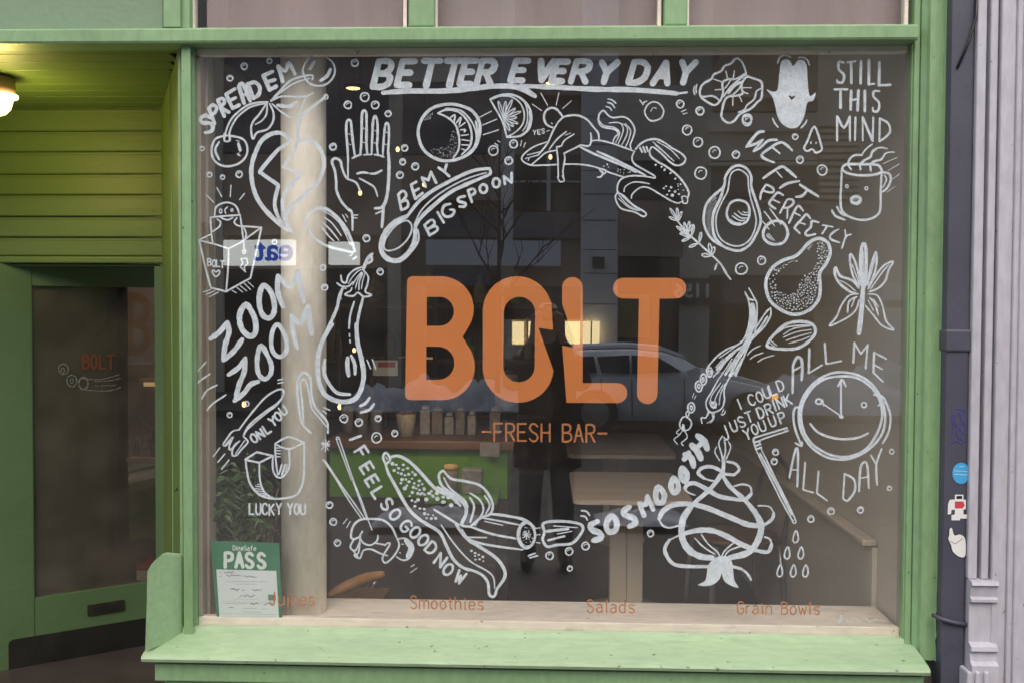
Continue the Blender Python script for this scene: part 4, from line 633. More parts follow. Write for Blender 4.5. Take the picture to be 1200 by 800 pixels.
draw('tick_drawing', None, J1, [(16, '365,72 385,60'), (20, '392,100 420,80')])
draw('signature_drawing', 'faint scribbled signature in the lower right corner', PX, [(1.1, '979,722 984,727 981,730 990,722 993,728'), (1.1, '996,727 1002,724 1008,728 1014,724 1020,728 1028,725 1036,727'), (1.0, '985,720 988,730')], m_wpt)

# ------------------------------------------------------------ orange vinyl BOLT
def arc(cx, cy, rx, ry, a0, a1, n=14): return [(cx+rx*math.cos(rad(a0+(a1-a0)*i/n)), cy+ry*math.sin(rad(a0+(a1-a0)*i/n))) for i in range(n+1)]
BR = (440, 290, 3.158)
LET = [('B', [arc(137, 127, 20, 20, 180, 270, 5)+arc(240, 228, 124, 121, -90, 30)+[(323, 330)]+arc(250, 440, 118, 123, -40, 90)+arc(130, 543, 20, 20, 90, 180, 5), [(190, 183)]+arc(238, 236.5, 52, 53.5, -90, 90)+[(190, 290)], [(188, 366)]+arc(232, 427, 60, 61, -90, 90)+[(188, 488)]]),
 ('O', [arc(525, 235, 128, 128, 180, 340, 18)+[(651, 205), (657, 305), (603, 297), (660, 458)]+arc(528, 445, 131, 128, 5, 180, 18), arc(533, 240, 58, 57, 180, 360)+arc(531, 440, 58, 57, 0, 180)]),
 ('L', [arc(729, 148, 38, 38, -180, 0, 10)+[(767, 500)]+arc(895, 537, 37, 37, -90, 90, 10)+[(707, 573), (691, 362), (733, 371), (733, 332), (691, 210)]]),
 ('T', [arc(916, 151, 37, 38, 90, 270, 10)+arc(1112, 151, 38, 38, -90, 90, 10)+[(1051, 190)]+arc(1006, 540, 38, 38, 0, 180, 10)+[(975, 190)]])]
for nm, loops in LET:
    V, Fc = [], []; polymesh(V, Fc, [T(BR, l) for l in loops]); o = mk('vinyl_letter', V, Fc, m_orange, f'big orange letter {nm} of the shop name')
def owords(label, text, x0, x1, yc, h, st, dy=0, mt=None, par=None, surf=None, wr=.75):
    n = len(text); L = []; wts = {'m': 1.35, 'w': 1.2, 'i': .55, 'l': .55, 't': .75, 'r': .75, ' ': .8, 'I': .5}
    tot = sum(wts.get(c, 1) for c in text); unit = (x1-x0)/(tot-.25); x = x0
    for c in text:
        k = wts.get(c, 1)*unit
        if c != ' ': L.append((c, x+(k-.25*unit)/2, yc+dy*(x-x0)/(x1-x0), 0, max(k-.3*unit, .3*unit) if c not in 'il' else k*.5, h))
        x += k
    return word(label, PX, L, 1, h, st, mt=mt or m_orange2, par=par, surf=surf)
owords('orange words FRESH BAR between dashes', '-FRESH BAR-', 565, 711, 505.5, 20, 2.1, 2)
owords('small orange word Juices', 'Juices', 316, 369, 700.5, 15, 1.5, 1)
owords('small orange word Smoothies', 'Smoothies', 481, 567, 705, 14.5, 1.5, 2)
owords('small orange word Salads', 'Salads', 688, 744, 709.5, 14.5, 1.5, 1)
owords('small orange words Grain Bowls', 'Grain Bowls', 864, 961, 711.5, 14, 1.5, 1)

# decals on the door glass
dpane = [o for o in door.children if o.name.startswith('glass_pane')][0]
def dsurf(px, py, dy):
    u, z = dpt(px, py); q = qa+dv*u+dn*(.0225+dy*.5); return Vector((q.x, q.y, z))
word('small orange shop name on the door glass', PX, [('B', 99.5, 423.5), ('O', 109, 423.5), ('L', 119, 423.5), ('T', 128.5, 423.5)], 6.5, 15.5, 2.6, mt=mat('dim_orange', (.13, .035, .012), .6), par=dpane, surf=dsurf)
D1 = (20, 330, 6.667)
draw('zucchini_drawing', 'faint sliced zucchini drawn on the door glass', D1, [('ell', 355, 680, 38, 40, 10), ('ell', 350, 690, 14, 18, 7), ('ell', 420, 770, 38, 44, 11), ('ell', 420, 770, 12, 18, 8), ('ell', 510, 790, 36, 46, 12), (8, '500,752 640,760 790,722'), (7, '600,775 720,768 800,750'), (8, '520,840 640,850 740,842 800,820'), (7, '600,810 760,805')], m_wpd, dpane, dsurf)

# ============================================================ inspection notice taped inside the glass
NY = .0095
def npt(px, py, dy): return pt(px, py, NY+dy)
def nq(s): return P2(s)
notice = empty('inspection_notice', tuple(pt(290, 730, NY)), 'green PASS food inspection notice taped in the lower left corner of the window', 'notice')
def nmesh(name, mt, poly, dy, lab=None, par=None, thick=.0004):
    bm = bmesh.new(); A = [bm.verts.new(npt(a, b, dy)) for a, b in poly]; B = [bm.verts.new(npt(a, b, dy+thick)) for a, b in poly]
    n = len(poly); bm.faces.new(A); bm.faces.new(B[::-1])
    for i in range(n): bm.faces.new((A[i], B[i], B[(i+1) % n], A[(i+1) % n]))
    bmesh.ops.recalc_face_normals(bm, faces=bm.faces); o = bmo(name, bm, mt, par or notice)
    if lab: o['label'] = lab
    return o
nmesh('backing_sheet', m_sign, P2('246.8,633 327,635.5 331.3,730.5 254.2,729.5'), 0)
shp = nmesh('certificate', m_paper, P2('253.5,666.5 323.8,668.3 327.2,728.2 257.5,727.5'), -.0008)
bpy.context.view_layer.update()
NS = lambda a, b, d: npt(a, b, -.0012+d*.2)
m_wht = mat('white_print', (.62, .70, .66), .6, .02, 9, 0)
word('bold white word PASS', PX, [('P', 268, 655.5), ('A', 280.5, 655.5), ('S', 292.5, 656), ('S', 306.5, 656.5)], 8.2, 16.5, 4.0, mt=m_wht, par=notice, surf=NS)
owords('small white heading', 'DineSafe', 273, 300, 641.5, 5.5, .9, 0, mt=m_wht, par=notice, surf=NS) if False else None
FONT['f'] = ['!.9,.05 .5,.05 .4,.3 .4,1', '.1,.36 .8,.36']
owords('small white heading DineSafe', 'DineSafe', 273, 300, 641.3, 5.4, .9, .4, mt=m_wht, par=notice, surf=NS)
V, Fc = [], []
NT = lambda a, b, d: npt(a, b, -.0014+d*.2)
def scr(x0, x1, y, w, amp, step=1.3):
    p = []; x = x0
    while x < x1: p.append((x, y+rnd.uniform(-amp, amp))); x += step*rnd.uniform(.6, 1.4)
    ribbon(V, Fc, p, w, False, surf=NT)
for a, b, y, w_, am in ((257, 260, 669.6+.5, .4, .5), (262.5, 274, 670.3, .8, 1.4), (256.5, 261, 674.6, .4, .4), (265, 283, 674, .7, 1.3), (286, 301, 675, .7, 1.1), (270, 282, 690, .8, 1.5), (284, 287, 690.4, .6, .9), (295, 307, 691, .7, 1.2), (280, 299, 698, .6, 1.6), (293, 304, 706.5, .9, .9), (309, 320, 707.5, .8, 1.1), (268, 275, 711.8, .7, 1.4)): scr(a, b, y, w_, am)
tag(mk('handwriting', V, Fc, m_ink, None, notice), kind='stuff')
V, Fc = [], []
for a, b, y, w_, am in ((265, 315, 680.8, .5, .35), (276, 303, 683.8, .45, .35), (274, 304, 701.8, .3, .05), (262, 290, 706.6, .6, .4), (284, 300, 712.4, .5, .35), (306, 315, 713, .5, .35), (284, 306, 716.6, .5, .35), (262, 322, 722.2, .3, .05), (285, 306, 725.5, .35, .25)): scr(a, b, y, w_, am)
for p in ('259.5,704.2 323,705.6 323.6,719.4 260.4,718.2',): ribbon(V, Fc, P2(p), .35, True, True, surf=NT)
mk('print_lines', V, Fc, m_inkg, None, notice)
nmesh('seal', mat('seal_green', (.12, .22, .15), .7), P2('314,696 323,696.3 323.3,703 314.4,702.8'), -.0016)

# ============================================================ INTERIOR
def struct(name, mt, *a, bev=0): return tag(box(name, mt, None, *a, bev), kind='structure')
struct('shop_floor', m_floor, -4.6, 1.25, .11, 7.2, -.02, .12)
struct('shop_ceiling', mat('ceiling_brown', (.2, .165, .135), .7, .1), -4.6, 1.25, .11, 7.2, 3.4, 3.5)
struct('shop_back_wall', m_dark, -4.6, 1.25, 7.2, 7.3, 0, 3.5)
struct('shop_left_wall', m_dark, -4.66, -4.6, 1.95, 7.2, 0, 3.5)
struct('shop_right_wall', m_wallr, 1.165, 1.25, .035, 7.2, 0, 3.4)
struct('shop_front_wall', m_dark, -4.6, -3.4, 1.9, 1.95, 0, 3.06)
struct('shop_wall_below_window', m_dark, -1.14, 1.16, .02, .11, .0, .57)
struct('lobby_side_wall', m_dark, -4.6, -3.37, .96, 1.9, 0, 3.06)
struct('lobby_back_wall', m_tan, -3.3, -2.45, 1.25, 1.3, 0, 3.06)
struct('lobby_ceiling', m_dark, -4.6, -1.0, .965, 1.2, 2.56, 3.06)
rail = empty('wall_rail', (1.14, 1, .85), 'beige ledge running back along the right hand shop wall', 'ledge')
box('rail', mat('rail_beige', (.52, .45, .36), .5), rail, 1.11, 1.163, .32, 6.5, .838, .86, .006)
box('lower_panel', m_wallr, rail, 1.145, 1.163, .32, 6.5, .125, .834)

# cream column
col = empty('round_column', (X(356, .15), .15, .63), 'cream painted round pillar standing on the inner window ledge', 'pillar')
cx = X(356, .15); r = .0755
bm = bmesh.new(); lathe(bm, [(r, .0), (r, 2.34)], (cx, .15, ZB+.008), 40); bmo('shaft', bm, m_cream, col, True)
# plant on the ledge
px0 = X(270, .19, 680); plant = empty('potted_fern', (px0, .19, .63), 'bushy dark green potted fern on the window ledge left of the pillar', 'plant')
bm = bmesh.new(); lathe(bm, [(.055, 0), (.06, .02), (.078, .19), (.086, .195), (.086, .225), (.078, .226), (.074, .2), (0, .2)], (px0, .19, .632)); bmo('pot', bm, m_pot, plant, True)
pr = random.Random(11); V = []; Fc = []
def leaf(c, d, l, wd):
    d = d.normalized(); s = d.cross(Vector((pr.uniform(-1, 1), pr.uniform(-1, 1), pr.uniform(-1, 1)))).normalized(); b = len(V)
    V.extend([c, c+d*l*.45+s*wd, c+d*l+Vector((0, 0, -l*.2)), c+d*l*.45-s*wd]); Fc.append((b, b+1, b+2, b+3))
for k in range(85):
    a = pr.uniform(0, 2*math.pi); lean = pr.uniform(.2, 1.0); hh_ = pr.uniform(.12, .34); p = Vector((px0, .19, .85)); ox = pr.uniform(.03, .14)
    for s in range(15):
        t = s/14; q = Vector((px0+math.cos(a)*ox*(t**.8)*1.25, .19+math.sin(a)*ox*.75*(t**.8), .845+hh_*math.sin(min(1, t*1.25)*math.pi*.62)-t*t*lean*.22))
        if q.y < .05: q.y = .05
        if s > 3:
            for sg in (-1, 1): leaf(q, Vector((math.cos(a+sg*1.2), math.sin(a+sg*1.2), -.5*pr.random())), pr.uniform(.025, .055), pr.uniform(.004, .009))
        p = q
tag(mk('foliage', V, Fc, m_leaf, None, plant), kind='stuff')
sx0 = X(313, .24, 630); tw = empty('potted_twigs', (sx0, .24, .63), 'bare twisted stems in a dark blue pot behind the notice', 'plant')
bm = bmesh.new(); lathe(bm, [(.035, 0), (.045, .1), (.048, .14), (.04, .14), (0, .13)], (sx0, .24, .632)); bmo('pot', bm, mat('blue_glaze', (.03, .05, .16), .3), tw, True)
for k in range(5):
    bm = bmesh.new(); a = k*1.25; tube(bm, [(sx0+math.cos(a)*(.012+.02*t/6)+.006*math.sin(t*1.7+k), .24+math.sin(a)*.012, .76+t*.035) for t in range(9)], [.006-.0004*t for t in range(9)], 6); bmo('stem', bm, m_stem, tw, True)
# counter with things on it
cy0 = 1.9
counter = empty('serving_counter', (-1.1, 2.1, .12), 'green fronted serving counter with dark wooden top', 'counter')
zc = Z(517, cy0, 500)
box('counter_top', m_wood, counter, X(384, cy0), X(603, cy0), cy0-.05, cy0+.62, zc-.035, zc+.01, .006)
box('counter_front', m_cgreen, counter, X(386, cy0), X(600, cy0)-.02, cy0, cy0+.58, Z(583, cy0, 500), zc-.037, .004)
box('counter_base', m_dark, counter, X(386, cy0), X(600, cy0)-.02, cy0+.02, cy0+.58, .125, Z(584, cy0, 500))
for i in range(3): box('front_batten', m_cgreen, counter, X(430+i*60, cy0), X(432+i*60, cy0), cy0-.008, cy0-.001, Z(582, cy0, 500), zc-.04)
def onc(name, label, cat, pxa, pxb, top, mt, grp=None, y=cy0+.15, kind='box', parts=()):
    x0, x1 = X(pxa, y), X(pxb, y); zt_ = Z(top, y, 520); zb_ = zc+.011
    if zt_ < zb_+.02: zt_ = zb_+.05
    e = empty(name, ((x0+x1)/2, y, zb_), label, cat, grp)
    if kind == 'box':
        zt_ -= rnd.uniform(0, .03); box('body', mt, e, x0, x1, y, y+.1, zb_, zt_, .006); box('lid', mt, e, x0+.008, x1-.008, y+.01, y+.09, zt_+.001, zt_+.02, .006)
    elif kind == 'jar':
        r_ = (x1-x0)/2; bm = bmesh.new(); lathe(bm, [(r_*.9, 0), (r_, .01), (r_, (zt_-zb_)*.8), (r_*.7, (zt_-zb_)*.9)], ((x0+x1)/2, y+.05, zb_), 16); bmo('body', bm, mt, e, True)
        bm = bmesh.new(); lathe(bm, [(r_*.75, 0), (r_*.75, .02), (0, .021)], ((x0+x1)/2, y+.05, zb_+(zt_-zb_)*.9+.001), 16); bmo('lid', bm, mat('gold_lid', (.6, .42, .16), .3, metal=.7), e, True)
    else:
        r_ = (x1-x0)/2; bm = bmesh.new(); lathe(bm, [(r_*.7, 0), (r_, (zt_-zb_)*.95), (r_*1.02, zt_-zb_), (r_*.9, (zt_-zb_)*.9), (0, .02)], ((x0+x1)/2, y+.06, zb_), 20, flute=.02, nf=10); bmo('bowl', bm, mt, e, True)
        bm = bmesh.new()
        for k in range(7): lathe(bm, [(0, -.02), (.022, 0), (0, .02)], ((x0+x1)/2+.03*math.cos(k), y+.06+.03*math.sin(k*2), zb_+(zt_-zb_)*.95), 8)
        bmo('filling', bm, m_wood, e, True)
m_wick = mat('wicker', (.40, .34, .27), .7, .2, 60, .5); m_bag = mat('kraft_bag', (.17, .14, .115), .7, .3, 30, .3); m_bag2 = mat('pale_bag', (.26, .24, .23), .6, .3, 30, .3); m_dwood = mat('dark_wood', (.07, .045, .03), .5, .3, 5, .1)
onc('snack_basket', 'pale basket of snacks at the left end of the counter', 'basket', 462, 486, 486, m_wick, None, cy0+.05, 'bowl')
for i, (a, b, t, mm_) in enumerate(((492, 504, 478, m_bag2), (506, 519, 477, m_bag), (521, 532, 484, m_bag2), (534, 545, 477, m_bag), (548, 558, 482, m_bag2), (574, 587, 478, m_bag))):
    onc('food_carton', ['narrow pale carton next to the snack basket on the counter', 'brown carton second from the snack basket', 'low pale carton in the middle of the counter', 'tall brown carton right of the low pale one', 'slim pale carton before the gap on the counter', 'brown carton alone at the right end of the counter'][i], 'carton', a, b, t, mm_, 'cartons lined up on the counter', cy0+.2)
# back shelves with jars
shelf = empty('back_shelf', (-.7, 3.4, .12), 'tall dark shelf unit with cartons behind the counter', 'shelf')
for i in range(4): box('shelf_board', m_dwood, shelf, -1.5, .0, 3.3, 3.65, .6+i*.36, .625+i*.36)
for x in (-1.5, -.75, .0): box('upright', m_dark, shelf, x, x+.03, 3.29, 3.66, .12, 1.9)
k = 0; ORD = ['first', 'second', 'third', 'fourth', 'fifth', 'sixth', 'seventh', 'eighth', 'ninth', 'tenth', 'eleventh', 'twelfth', 'thirteenth', 'fourteenth', 'fifteenth', 'sixteenth']
for i in range(4):
    x = -1.42; nb = 0
    while x < -.08:
        wv = rnd.uniform(.05, .1); hv = rnd.uniform(.1, .24); r_ = wv/2
        if abs(x+.735) > .08 and rnd.random() < .8:
            bm = bmesh.new(); lathe(bm, [(r_*.9, 0), (r_, .01), (r_, hv*.6), (r_*.45, hv*.78), (r_*.45, hv), (0, hv)], (x+r_, 3.38, .626+i*.36), 12)
            tag(bmo('bottle', bm, [m_bag, m_bag2, m_black, m_cgreen, m_dwood][k % 5], None, True), f'{["brown paper coloured", "pale grey", "black", "green", "dark brown"][k % 5]} bottle, {ORD[nb]} from the left on the {["lowest", "second lowest", "second highest", "topmost"][i]} back shelf', 'bottle', 'bottles on the back shelves'); nb += 1
        k += 1; x += wv+rnd.uniform(.01, .06)
bl = empty('blender', (X(595, 2.2), 2.2, zc), 'dark blender standing at the right end of the counter', 'blender'); q = (X(592, 2.2), 2.25, zc+.012)
bm = bmesh.new(); lathe(bm, [(.07, 0), (.075, .02), (.055, .12)], q, 16); bmo('base', bm, m_black, bl, True)
bm = bmesh.new(); lathe(bm, [(.045, .121), (.075, .32)], q, 16); bmo('jug', bm, m_bag2, bl, True)
bm = bmesh.new(); lathe(bm, [(.076, .321), (.07, .35), (.03, .36)], q, 16); bmo('lid', bm, m_black, bl, True)
for i in range(3):
    hq = rnd.uniform(.1, .16); bm = bmesh.new(); lathe(bm, [(.028, 0), (.036, hq), (.038, hq+.005), (0, hq+.005)], (X(405+i*17, 2.1), 2.15, zc+.011), 14)
    tag(bmo('cup_stack', bm, m_bag2, None, True), ['stack of paper cups nearest the pillar on the counter', 'middle stack of paper cups on the counter', 'stack of paper cups closest to the snack basket'][i], 'cups', 'stacks of cups on the counter')
sg = empty('jar_stand', (X(535, 1.75), 1.75, .12), 'low green stand in front of the counter holding jars', 'stand'); zj = Z(580, 1.62, 530)
box('top', m_cgreen, sg, X(500, 1.62), X(585, 1.62), 1.55, 1.85, zj-.03, zj, .004); box('body', m_dark, sg, X(503, 1.62), X(582, 1.62), 1.57, 1.84, .125, zj-.031)
for i, (a, b, t) in enumerate(((520, 537, 545), (541, 566, 549))):
    x0, x1 = X(a, 1.65), X(b, 1.65); zt_ = Z(t, 1.65, 530); rr_ = (x1-x0)/2
    e = empty('glass_jar', ((x0+x1)/2, 1.68, zj), ['tall jar with gold lid on the low green stand', 'wide square jar without lid on the low green stand'][i], 'jar', 'jars on the low stand')
    if i == 0:
        bm = bmesh.new(); lathe(bm, [(rr_*.9, 0), (rr_, .01), (rr_, (zt_-zj)*.8)], ((x0+x1)/2, 1.68, zj+.001), 18); bmo('body', bm, m_bag, e, True)
        bm = bmesh.new(); lathe(bm, [(rr_, 0), (rr_, .025), (0, .028)], ((x0+x1)/2, 1.68, zj+(zt_-zj)*.8+.002), 18); bmo('lid', bm, mat('gold_lid', (.6, .42, .16)), e, True)
    else: box('body', m_bag2, e, x0, x1, 1.64, 1.72, zj+.001, zt_, .008)
cardp = empty('price_card', (X(553, 1.86), 1.86, .9), 'small white card standing in front of the green counter front', 'card')
box('card', m_bag2, cardp, X(563, 1.84), X(586, 1.84), 1.835, 1.838, Z(534, 1.84, 550), Z(518, 1.84, 550))
pl = empty('wall_placard', (X(452, 1.6), 1.6, 1.2), 'small white and red placard beside the big letter B', 'sign')
box('board', m_white, pl, X(437, 2.4), X(466, 2.4), 2.4, 2.41, Z(440, 2.4, 450), Z(422, 2.4, 450)); box('red_band', mat('red_print', (.4, .06, .08), .6), pl, X(443, 2.4), X(463, 2.4), 2.396, 2.399, Z(430, 2.4, 450), Z(424, 2.4, 450))
box('post', m_dark, pl, X(450, 2.4), X(453, 2.4), 2.411, 2.43, zc+.01, Z(422, 2.4, 450))
# tables
def table(label, ya, yb_, xa_, xb_, z, grp='pale square tables with central pedestals'):
    e = empty('cafe_table', ((xa_+xb_)/2, (ya+yb_)/2, .12), label, 'table', grp)
    bm = bmesh.new(); prism(bm, rr(xa_, xb_, ya, yb_, .05, 4), 'z', z-.022, z); bmo('table_top', bm, m_oak, e)
    bm = bmesh.new(); lathe(bm, [(.2, 0), (.2, .012), (.04, .03)], ((xa_+xb_)/2, (ya+yb_)/2, .121)); bmo('base', bm, m_beige, e, True)
    cx_ = (xa_+xb_)/2; box('pedestal', m_beige, e, cx_-.085, cx_+.0, (ya+yb_)/2-.04, (ya+yb_)/2+.04, .14, z-.023, .004); box('pedestal', m_beige, e, cx_+.003, cx_+.085, (ya+yb_)/2-.03, (ya+yb_)/2+.05, .14, z-.023, .004)
table('nearer pale oak cafe table with rounded corners', 1.5, 2.35, X(673, 1.5), X(815, 1.5), Z(586, 1.5, 740))
table('farther pale oak cafe table partly behind the near one', 2.95, 4.1, X(666, 2.95), X(795, 2.95), Z(533, 2.95, 740))
# stool with wooden back at left, bent chair at right
st = empty('wooden_stool', (X(415, 1.0), 1.0, .12), 'low stool with a honey coloured wooden backrest rail near the pillar', 'stool')
za = Z(697, .8, 390); zb_ = Z(672, .8, 448); xa_, xb_ = X(385, .8), X(449, .8)
bm = bmesh.new(); tube(bm, [(xa_+(xb_-xa_)*t/6, .8+.05*math.sin(t/6*math.pi), za+(zb_-za)*t/6) for t in range(7)], [.012, .02, .023, .023, .023, .02, .012], 10); bmo('backrest', bm, mat('honey_wood', (.5, .25, .09), .4, .15, 6, .1, stretch=(.3, 3, 3)), st, True)
for dx, dy in ((.02, .02), (.12, .03), (.02, .3), (.14, .3)):
    bm = bmesh.new(); tube(bm, [(xa_+dx, .8+dy, za-.02), (xa_+dx-.015, .8+dy, .45), (xa_+dx-.03, .8+dy+(.03 if dy > .1 else -.03), .12)], .008, 8); bmo('leg', bm, m_rim, st, True)
box('seat', m_wood, st, xa_-.02, xa_+.2, .8, 1.12, .42, .445, .006)
def chair(label, x, y, rz):
    e = empty('bentwood_chair', (x, y, .12), label, 'chair', 'chairs round the cafe tables', rz)
    R_ = Matrix.Translation((x, y, .12)) @ Matrix.Rotation(rz, 4, 'Z')
    def tb(nm, pts_, r_, mt): 
        bm = bmesh.new(); tube(bm, [R_ @ Vector(p) for p in pts_], r_, 8); bmo(nm, bm, mt, e, True)
    for sx in (-.19, .19):
        tb('leg', [(sx, -.18, 0), (sx*.95, -.17, .25), (sx*.9, -.15, .43)], .012, m_rim); tb('leg', [(sx, .2, 0), (sx*.95, .18, .25), (sx*.9, .16, .43)], .012, m_rim)
    bm = bmesh.new(); lathe(bm, [(.18, 0), (.21, .01), (.21, .025), (.18, .03)], (0, 0, .43)); bm.transform(R_); bmo('seat', bm, m_wood, e, True)
    tb('backrest', [(-.19, .17, .44), (-.2, .2, .62), (-.14, .22, .78), (0, .23, .83), (.14, .22, .78), (.2, .2, .62), (.19, .17, .44)], .012, m_rim)
chair('bent metal chair right of the near table, facing it', .92, 1.7, rad(-80)); 
# hanging lamps with cords
for i, (pxl, pyl, yl) in enumerate(((422, 226, 2.6), (497, 216, 3.0), (466, 175, 2.8), (645, 184, 3.1), (415, 410, 3.4), (398, 476, 2.2), (286, 473, 2.0), (233, 489, 1.6))):
    q = pt(pxl, pyl, yl)
    e = empty('pendant_bulb', tuple(q), ['small warm bulb hanging just right of the painted wrist', 'small warm bulb below the orange drawing', 'small warm bulb behind the word BE MY', 'small warm bulb under the crouching figure', 'small warm bulb inside the top of the eggplant drawing', 'small warm bulb inside the bottom of the eggplant drawing', 'small warm bulb above the painted fork', 'small warm bulb at the left edge of the pane'][i], 'bulb', 'small bulbs hanging in the shop')
    bm = bmesh.new(); lathe(bm, [(0, -.018), (.009, -.013), (.012, 0), (.006, .013)], q, 12); bmo('bulb', bm, m_bulb, e, True)
    bm = bmesh.new(); tube(bm, [(q.x, q.y, q.z+.016), (q.x, q.y, 3.398)], .0018, 5); bmo('cord', bm, m_black, e)
for i, (pxl, pyl) in enumerate(((414, 106), (648, 101))):
    q = pt(pxl, pyl, 4.35 if i else 4.5); e = empty('ceiling_spot', (q.x, q.y, 3.395), ['recessed ceiling spot showing beside the painted cherries', 'recessed ceiling spot showing at the underline below EVERY'][i], 'lamp', 'ceiling spots in the shop')
    bm = bmesh.new(); lathe(bm, [(.075, 0), (.075, -.02), (.06, -.022)], (q.x, q.y, 3.399), 20); bmo('ring', bm, m_black, e); bm = bmesh.new(); lathe(bm, [(.055, -.023), (.04, -.028), (0, -.03)], (q.x, q.y, 3.399), 16); bmo('lens', bm, m_bulb, e)
for i, (x, y, z, en) in enumerate(((X(496, 1.5), 1.5, 1.27, 3.0), (X(489, 3.4), 3.4, 1.47, 32), (X(200, 2.9), 2.9, 1.9, 4))):  # added fill lights, hidden behind letters and jamb, with no fixture modelled
    l = bpy.data.lights.new('shop_fill_light', 'POINT'); l.energy = en; l.color = (1, .75, .45); l.shadow_soft_size = .02; lo = bpy.data.objects.new('shop_fill_light', l); C.objects.link(lo); lo.location = (x, y, z)
# cabinet with bottles seen through the door
cb = empty('wall_cabinet', (-2.3, 3.2, .7), 'dark green hanging cabinet seen through the door glass', 'cabinet'); yc_ = 3.0
x0, x1 = X(149, yc_), X(215, yc_); z0, z1 = Z(632, yc_, 160), Z(541, yc_, 160)
box('body', mat('cabinet_green', (.12, .34, .03), .5), cb, x0, x1, yc_, yc_+.4, z0, z1, .01); box('top', m_oak, cb, x0-.01, x1, yc_-.01, yc_+.41, z1+.001, z1+.025, .003)
for i, (a, b, t) in enumerate(((157, 163, 512), (165, 173, 507), (175, 186, 504))):
    q0, q1 = X(a, yc_+.1), X(b, yc_+.1); r_ = (q1-q0)/2; zt_ = Z(t, yc_+.1, 170)
    bm = bmesh.new(); h_ = zt_-z1-.026; lathe(bm, [(r_, 0), (r_, h_*.6), (r_*.4, h_*.75), (r_*.4, h_)], ((q0+q1)/2, yc_+.1, z1+.026), 12)
    tag(bmo('bottle', bm, [m_black, m_bag2, m_coat][i], None, True), ['thin black bottle on the green cabinet', 'pale bottle between the two dark ones on the cabinet', 'wide dark jug next to the door frame on the cabinet'][i], 'bottle', 'bottles on the green cabinet')
wl = empty('shelf_lamp', (X(180, 3.3), 3.3, 1.4), 'small lit shelf lamp behind the door glass', 'lamp')
box('shade', m_oak, wl, X(166, 3.3), X(200, 3.3), 3.25, 3.4, Z(447, 3.3, 180), Z(443, 3.3, 180)); box('diffuser', emis('dim_warm', (1, .7, .3), .5), wl, X(170, 3.3), X(198, 3.3), 3.27, 3.38, Z(452, 3.3, 180), Z(447.3, 3.3, 180))
struct('shop_partition', m_tan, X(150, 3.42), X(235, 3.42), 3.42, 3.48, .12, 2.9)
bx = empty('parcel', (X(168, 2.0), 2.0, .5), 'small white box with a red lid low behind the door glass', 'box'); z0 = Z(680, 2.0, 168)
box('body', m_white, bx, X(158, 2.0), X(178, 2.0), 2.0, 2.2, z0, z0+.055, .004); box('lid', mat('red_lid', (.35, .03, .04), .5), bx, X(157.5, 2.0), X(178, 2.0), 1.998, 2.202, z0+.056, z0+.08, .003)
box('shelf', m_dark, bx, X(150, 2.0), X(190, 2.0), 1.99, 2.25, z0-.03, z0-.001)

# ============================================================ DRAINPIPE and neighbouring pilaster
pipe = empty('drainpipe', (X(1122, -.08), -.08, 0), 'dark slate square drainpipe between green pilaster and lilac pilaster', 'drainpipe')
a, b = X(1109, -.12), X(1136.5, -.12)
box('pipe', m_pipe, pipe, a, b, -.12, -.045, -.05, 3.35, .006)
box('collar', m_pipe, pipe, a-.003, b+.006, -.127, -.044, Z(412, -.12, 1122), Z(386, -.12, 1122), .006)
bm = bmesh.new(); zs = Z(729, -.13, 1115); tube(bm, [(a-.02, -.10, zs+.014), (a+.002, -.127, zs+.008), ((a+b)/2, -.129, zs), (b+.004, -.127, zs-.006), (b+.01, -.08, zs-.006)], .007, 8); bmo('strap', bm, m_pipe, pipe, True)
bm = bmesh.new(); tube(bm, [pt(1146, -20, -.13), pt(1144, 20, -.135), pt(1135, 50, -.13), pt(1122, 80, -.124)], .004, 6); tag(bmo('cable', bm, m_black, None, True), 'thin black cable hanging over the top of the drainpipe', 'cable')
bpy.context.view_layer.update()
pp = [o for o in pipe.children if o.name.startswith('pipe')][0]
SP = lambda dy: (lambda x_, y_, d: pt(x_, y_, -.1212-dy-abs(d)))
def sticker(lab, mt, poly, dy=0):
    V, Fc = [], []; polymesh(V, Fc, [poly], surf=SP(dy)); return mk('sticker', V, Fc, mt, lab, pp)
sticker('round sky blue sticker', mat('sky_blue', (.05, .33, .62), .5), arc(1126.5, 554, 10.5, 12.5, 0, 360, 22)[:-1])
V, Fc = [], []; [ribbon(V, Fc, P2(s_), .6, False, surf=SP(.0004)) for s_ in ('1118,551 1134,552', '1119,555 1134,556', '1124,546 1130,546')]; mk('sticker_print', V, Fc, m_white, None, pp)
sticker('white blocky sticker with a red middle', m_white, P2('1119,579 1129,579 1129,584.5 1132,585 1132,596 1129,596.5 1129,602 1133,602 1133,607 1125,607 1125,609 1115,609 1115,603 1119,602 1119,596.5 1115,597 1114.5,602 1110.5,602 1111,590 1113,585 1119,584.5'))
sticker('dark screen on the blocky sticker', m_black, P2('1121,580.5 1127.5,580.5 1127.5,584 1121,584'), .0004)
sticker('red patch on the blocky sticker', mat('red_patch', (.5, .04, .06), .5), P2('1119,587 1129,587 1130.5,592 1128,595 1119,595'), .0004)
blob = smooth(P2('1112.5,619 1116,618 1118.5,626 1125,625 1130,628 1132,634 1131.5,651 1124,652 1116.5,646 1114,638 1111,631 1112,626'), True)
sticker('rounded white sticker with dark outline', m_white, blob)
V, Fc = [], []; ribbon(V, Fc, blob, .8, True, True, surf=SP(.0004)); ribbon(V, Fc, P2('1113,633 1120,636 1128,630'), .6, False, surf=SP(.0005)); mk('sticker_outline', V, Fc, m_black, None, pp)
V, Fc = [], []
